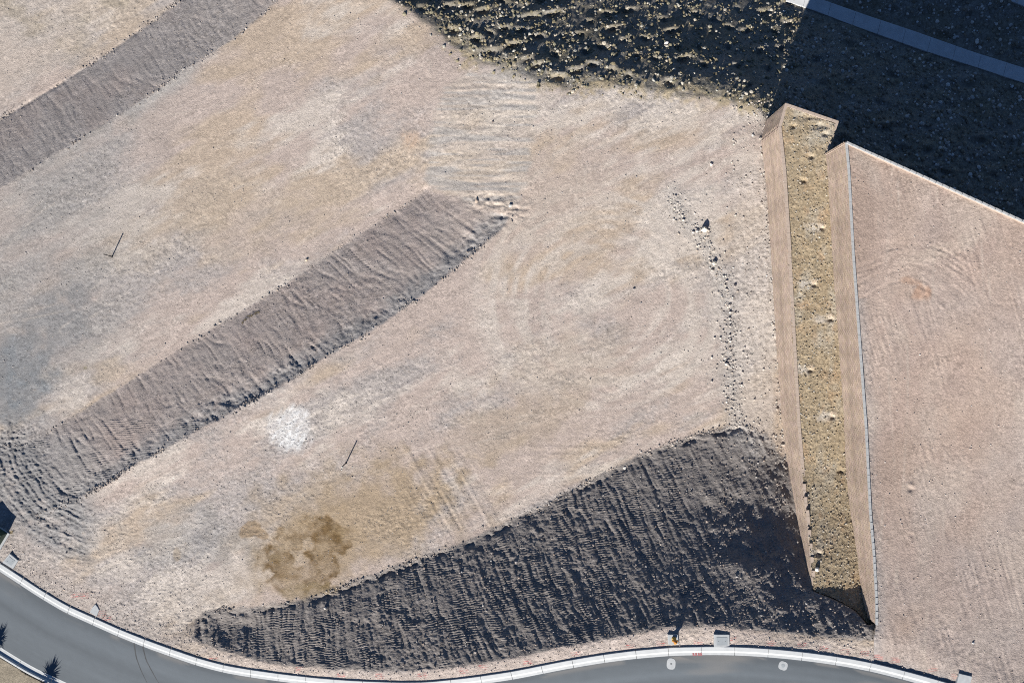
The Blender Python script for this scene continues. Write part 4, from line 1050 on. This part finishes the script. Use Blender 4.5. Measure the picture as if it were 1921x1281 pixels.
ORD = 'first second third fourth fifth sixth seventh eighth ninth tenth eleventh twelfth thirteenth fourteenth fifteenth sixteenth seventeenth eighteenth nineteenth twentieth twenty-first twenty-second twenty-third twenty-fourth twenty-fifth'.split()
small.sort(key=lambda p: p[1])
above = [p for p in small if p[1] < 431]; mid_ = [p for p in small if 431 <= p[1] < 494]; below = [p for p in small if p[1] >= 494]
def rock_label(p):
    if p in above: return 'small pale rock above the largest boulder, %s from the top of the rubble row' % ORD[above.index(p)]
    if p in mid_: return ('small pale rock at the lower left of the largest boulder', 'small pale rock right below the largest boulder')[mid_.index(p)]
    return 'small pale rock in the rubble row, %s one below the second largest boulder' % ORD[below.index(p)]
for i, (u, v) in enumerate(small):
    boulder(u, v, random.uniform(.20, .33), gzf, rock_label((u, v)), 'small rocks of the rubble row', random.uniform(.8, 1.1), random.choice([(.46, .41, .36), (.54, .49, .43), (.40, .35, .31)]), random.uniform(0, 6), 20 + i)
boulder(1532, 1067, .46, strip_z, 'white boulder in the gravel strip beside the stepped wall top', None, 1.0, (.66, .62, .55), .4, 60, 'boulder')
boulder(924, 229, .24, gzf, 'dark rock alone on the tracked ramp', None, 1.0, (.16, .13, .12), .4, 61)
boulder(1189, 542, .26, gzf, 'small dark rock alone in the middle of the central lot', None, .9, (.30, .27, .26), .4, 62)
boulder(575, 488, .36, gzf, 'cream rock on the upper edge of the brown middle bank', None, .7, (.50, .41, .30), .4, 63)
boulder(957, 386, .42, gzf, 'grey rock in the debris where the middle bank meets the ramp', None, .8, (.45, .43, .40), .4, 64)
boulder(894, 377, .45, gzf, 'flat tan clod at the top end of the middle bank', None, .6, (.42, .34, .27), 1.4, 65)
boulder(1825, 1205, .20, pad_z, 'tiny white rock with a black shadow near the lower right corner', None, 1.3, (.7, .68, .64), .4, 66)
boulder(125, 1036, .22, gzf, 'small dark stone on bare dirt near the lower left street bend', None, 1.0, (.22, .2, .19), .4, 67)
boulder(1250, 82, .46, gzf, 'brightest white rock on the sunlit rocky slope', None, .9, (.66, .60, .56), .2, 68, 'boulder')
boulder(610, 1140, .30, gzf, 'pale rock at the foot of the dark slope, left half', None, .9, (.6, .56, .5), .2, 69)
boulder(968, 1054, .24, gzf, 'pale rock among the furrows of the dark slope', None, .9, (.55, .5, .46), .2, 70)
boulder(1172, 877, .34, gzf, 'pale slab of rock on the upper rim of the dark slope', None, .5, (.56, .53, .48), .2, 71)

# ------------------------------------------------------------------ utility things along the kerb
def prism(poly, z0, z1, bev=0.03):
    n = len(poly); c = sum((Vector((p[0], p[1], 0)) for p in poly), Vector()) / n
    vs = []
    for (z, s) in ((z0, 0), (z1 - bev, 0), (z1, bev)):
        for p in poly:
            q = Vector((p[0], p[1], 0)); d = (c - q); d = d / d.length * s
            vs.append(Vector((q.x + d.x, q.y + d.y, z)))
    fs = []
    for k in (0, 1):
        for i in range(n):
            j = (i + 1) % n; fs.append((k * n + i, k * n + j, k * n + n + j, k * n + n + i))
    fs.append(tuple(range(2 * n, 3 * n)))
    return vs, fs
def ccw(poly):
    a = sum(poly[i][0] * poly[(i + 1) % len(poly)][1] - poly[(i + 1) % len(poly)][0] * poly[i][1] for i in range(len(poly)))
    return poly if a > 0 else poly[::-1]
def slab_thing(name, img, ztop, zbot, label, cat, inner=None, lidmat=None, part='body'):
    poly = ccw([unp(u, v, ztop) for u, v in img]); c = [sum(p[0] for p in poly) / len(poly), sum(p[1] for p in poly) / len(poly)]
    root = empty(name, (c[0], c[1], zbot)); tag(root, label, cat)
    vs, fs = prism(poly, zbot, ztop, 0.025); mesh_py(part, [v - root.location for v in vs], fs, M_conc2, root)
    if inner:
        poly = ccw([unp(u, v, ztop) for u, v in inner]); vs, fs = prism(poly, ztop - 0.02, ztop + 0.018, 0.012)
        lid = mesh_py('lid', [v - root.location for v in vs], fs, lidmat or M_lid, root)
        cx, cy = sum(p[0] for p in poly) / 4, sum(p[1] for p in poly) / 4
        for s_ in (-1, 1):
            a = (cx + s_ * 0.30, cy); vs, fs = prism(ccw([(a[0] - .04, a[1] - .02), (a[0] + .04, a[1] - .02), (a[0] + .04, a[1] + .02), (a[0] - .04, a[1] + .02)]), ztop + 0.012, ztop + 0.03, .005)
            mesh_py('lift_hole', [v - root.location for v in vs], fs, M_iron, lid)
    return root
z = float(zk(1353)) + 0.075
slab_thing('utility_vault', [(1340, 1190), (1368.5, 1190), (1369, 1214), (1340, 1214)], z, z - .7, 'square grey concrete utility vault with inset lid behind the kerb', 'utility vault', [(1344, 1194.5), (1364.5, 1194.5), (1364.5, 1210), (1344, 1210)])
z = float(zk(1263)) + 0.09
slab_thing('hydrant_pad', [(1253, 1190), (1272, 1190), (1273.5, 1208), (1254.5, 1209)], z, z - .8, 'small concrete pad under the orange fire hydrant', 'concrete pad', part='slab')
z = float(zk(20)) + 0.12
slab_thing('utility_vault', [(18, 1038), (34, 1051), (24, 1067), (4, 1055)], z, z - .7, 'tilted concrete utility vault at the left edge touching the kerb', 'utility vault', [(17, 1043), (29, 1052), (21, 1061), (9, 1053)])
z = float(zk(178)) + 0.05
slab_thing('concrete_pad', [(168, 1148), (173, 1139), (178.5, 1133), (183, 1138), (186, 1144), (181, 1156)], z, z - .5, 'half buried pale concrete pad by the kerb at lower left', 'concrete pad', part='slab')
z = float(zk(1810)) + 0.05
slab_thing('concrete_pad', [(1800, 1263), (1824, 1268.5), (1818, 1292), (1794, 1286)], z, z - .5, 'pale concrete pad cut by the bottom edge at lower right', 'concrete pad', part='slab')

def lathe(prof, n=16, cx=0, cy=0):
    vs = []; fs = []
    for (r, z) in prof:
        for i in range(n):
            a = 2 * math.pi * i / n; vs.append(Vector((cx + r * math.cos(a), cy + r * math.sin(a), z)))
    for k in range(len(prof) - 1):
        for i in range(n):
            j = (i + 1) % n; fs.append((k * n + i, k * n + j, (k + 1) * n + j, (k + 1) * n + i))
    fs.append(tuple(reversed(range(n)))); fs.append(tuple(range((len(prof) - 1) * n, len(prof) * n)))
    return vs, fs
def rod(a, b, r0, r1=None, n=10):
    a = Vector(a); b = Vector(b); d = (b - a).normalized(); x = d.orthogonal().normalized(); y = d.cross(x); r1 = r0 if r1 is None else r1
    vs = []
    for (p, r) in ((a, r0), (b, r1)):
        for i in range(n):
            t = 2 * math.pi * i / n; vs.append(p + x * r * math.cos(t) + y * r * math.sin(t))
    fs = [(i, (i + 1) % n, n + (i + 1) % n, n + i) for i in range(n)] + [tuple(reversed(range(n))), tuple(range(n, 2 * n))]
    return vs, fs
# hydrant
hz = float(zk(1263)) + 0.09
hyd = empty('fire_hydrant', P3(1264, 1197.5, hz)); tag(hyd, 'orange and yellow fire hydrant on a small concrete pad by the kerb', 'fire hydrant')
vs, fs = lathe([(.21, 0), (.21, .05), (.15, .06), (.15, .12), (.20, .13), (.20, .17), (.145, .19), (.145, .62)], 16); mesh_py('barrel', vs, fs, M_hydc, hyd, True)
vs, fs = lathe([(.19, .62), (.19, .67), (.165, .69), (.15, .78), (.11, .84), (.05, .87), (.045, .93), (.035, .95)], 16); mesh_py('bonnet', vs, fs, M_hyd, hyd, True)
for (dx, dy, r) in ((1, 0, .075), (-1, 0, .075), (0, -1, .10)):
    vs, fs = rod((dx * .10, dy * .10, .48), (dx * .24, dy * .24, .48), r); nz = mesh_py('nozzle', vs, fs, M_hyd, hyd)
    vs, fs = rod((dx * .235, dy * .235, .48), (dx * .28, dy * .28, .48), r * 1.25, r * 1.1); mesh_py('cap', vs, fs, M_hydc, nz)

# manhole collars in the street
def collar(u, v, rx, ry, label, lidr, blobm):
    p = road_pt(u, v, 0.008); q1 = road_pt(u + 14, v, 0.008); q2 = road_pt(u, v + 14, 0.008)
    root = empty('access_cover', p); nrm = (q1 - p).cross(p - q2).cross(Vector((0, 0, 0))) if False else (q2 - p).cross(q1 - p); nrm = nrm if nrm.z > 0 else -nrm
    root.rotation_euler = nrm.to_track_quat('Z', 'Y').to_euler(); tag(root, label, 'street cover')
    n = 24; ring = [(rx * math.copysign(abs(math.cos(t)) ** .72, math.cos(t)), ry * math.copysign(abs(math.sin(t)) ** .72, math.sin(t))) for t in [2 * math.pi * i / n for i in range(n)]]
    vs, fs = prism(ring, -0.10, 0.006, 0.004); mesh_py('collar', vs, fs, M_conc2, root)
    vs, fs = lathe([(lidr, 0.0), (lidr, .012), (lidr * .9, .016), (lidr * .3, .016)], 18); mesh_py('lid', vs, fs, blobm, root)
collar(1259, 1244.5, .52, .40, 'oval pale concrete collar round a small dark valve lid in the street', .09, M_iron)
collar(1469, 1248, .40, .40, 'smaller round concrete collar with a grey lid, right of the hydrant', .17, M_lid)

# steel stubs standing on the lots
def stub(u, v, h, lean, label):
    z = gz1(u, v); root = empty('pipe_stub', P3(u, v, z)); tag(root, label, 'pipe')
    vs, fs = rod((0, 0, -0.2), (lean[0], lean[1], h), .055, .055, 12); mesh_py('pipe', vs, fs, M_pipe, root, True)
    vs, fs = rod((lean[0], lean[1], h), (lean[0], lean[1], h + .04), .068, .06, 12); mesh_py('end_cap', vs, fs, M_pipe, root)
    vs, fs = lathe([(.10, -.05), (.10, .03), (.06, .05)], 12); mesh_py('base_collar', vs, fs, M_pipe, root)
stub(210.5, 481.5, 1.47, (0, 0.05), 'dark upright pipe stub with long shadow on the upper left grey lot')
stub(649, 868.5, 1.47, (0.0, -0.05), 'dark upright pipe stub with long shadow near the white spill')
for (u, v, s_, lb_) in ((642, 876, .20, 'larger pebble at the foot of the pipe stub near the white spill'), (661, 876, .13, 'pebble right of the pipe stub near the white spill'), (641, 881, .14, 'pebble farthest below the pipe stub near the white spill')):
    boulder(u, v, s_, gzf, lb_, 'pebbles by the pipe stub', .8, (.5, .5, .46), 1, int(u * 7 + v))

# green cabinet at the left edge
cz = float(zk(0)) + 0.06
slab_thing('cabinet_pad', [(18, 1001), (0, 1031), (-40, 1008), (-22, 976)], cz, cz - .6, 'white edged concrete pad under the dark green cabinet at the left edge', 'concrete pad', part='slab')
cab = empty('utility_cabinet', P3(-10, 1003, cz)); tag(cab, 'dark green utility cabinet cut off by the left edge', 'utility cabinet')
ca_ = ccw([unp(u, v, cz) for u, v in [(14, 1000), (-2, 1026), (-36, 1006), (-20, 979)]])
vs, fs = prism(ca_, cz, cz + .95, .04); mesh_py('body', [v - cab.location for v in vs], fs, M_green, cab)
cen = Vector((sum(p[0] for p in ca_) / 4, sum(p[1] for p in ca_) / 4, 0)); rim = [((Vector((p[0], p[1], 0)) - cen) * 1.04 + cen) for p in ca_]
vs, fs = prism([(p.x, p.y) for p in rim], cz + .95, cz + 1.02, .03); mesh_py('lid', [v - cab.location for v in vs], fs, M_green, cab)

# plants
def spiky(u, v, z, h, crown, n, seed, label):
    root = empty('yucca', P3(u, v, z)); tag(root, label, 'yucca', 'yuccas on the near verge')
    r_ = random.Random(seed)
    vs, fs = lathe([(.16, -.1), (.13, .3), (.12, h * .5), (.10, h)], 10); mesh_py('trunk', vs, fs, M_bark, root, True)
    V_ = []; F_ = []
    for i in range(n):
        az = r_.uniform(0, 6.283); el = r_.uniform(-.25, 1.45); L = crown * r_.uniform(.75, 1.1)
        d = Vector((math.cos(az) * math.cos(el), math.sin(az) * math.cos(el), math.sin(el))); s = d.cross(Vector((0, 0, 1))).normalized(); up = s.cross(d)
        b = Vector((0, 0, h * r_.uniform(.8, 1.0))); w_ = .05; o = len(V_)
        V_ += [b + s * w_, b - s * w_, b + d * L * .55 + s * w_ * .8 - up * .0, b + d * L * .55 - s * w_ * .8, b + d * L * .55 - up * .03, b + d * L - Vector((0, 0, .05 * L))]
        F_ += [(o, o + 4, o + 2), (o, o + 1, o + 4), (o + 1, o + 3, o + 4), (o + 2, o + 4, o + 5), (o + 4, o + 3, o + 5)]
    mesh_py('crown', V_, F_, M_leaf, root)
vz = float(zk(150)) - 0.02
vy = lambda u: float(zk(u + 80)) - 0.02
spiky(72, 1307, vy(72), 1.5, 1.25, 150, 1, 'spiky yucca whose shadow falls on the kerb at the bottom edge')
spiky(-22, 1238, vy(-22), 1.45, 1.1, 140, 3, 'spiky yucca whose shadow falls on the street at the left edge')
def weed(u, v, n, h, seed, label, m=None):
    z = gz1(u, v); root = bpy.data.objects.new('dry_weed', None); 
    r_ = random.Random(seed); V_ = []; F_ = []
    for i in range(n):
        az = r_.uniform(0, 6.283); sp = r_.uniform(.0, .16); b = Vector((sp * math.cos(az * 3), sp * math.sin(az * 3), -.03)); L = h * r_.uniform(.5, 1)
        d = Vector((math.cos(az) * .6, math.sin(az) * .6, .8)).normalized(); s = d.cross(Vector((0, 0, 1))).normalized() * .014; k = b + d * L * .6; e = b + d * L + Vector((0, 0, -.25 * L)); o = len(V_)
        V_ += [b + s, b - s, k - s * .9, k + s * .9, e, k + Vector((0, 0, .012))]; F_ += [(o, o + 1, o + 2, o + 5), (o, o + 5, o + 3), (o + 5, o + 2, o + 4), (o + 3, o + 5, o + 4)]
    ob = mesh_py('dry_weed', V_, F_, m or M_weed); ob.location = P3(u, v, z); return tag(ob, label, 'weed', 'dry weeds on the middle bank')
for i, (u, v) in enumerate([(456, 604), (461, 600), (467, 594), (473, 592), (479, 588), (484, 586)]):
    weed(u, v, 26, random.uniform(.22, .34), i, 'dry brown weed, %s from the left in the short row on the bank' % ORD[i])
M_yel = mat_plain('dry_flower', (.42, .31, .09), 0.9, 0.3, 12.0)
wd = weed(23, 998, 30, .35, 77, 'yellow dry weed beside the green cabinet', M_yel); del wd['group']

print('verts', sum(len(o.data.vertices) for o in COL.objects if o.type == 'MESH'), 'tris', sum(len(o.data.loops) - 2 * len(o.data.polygons) for o in COL.objects if o.type == 'MESH'))
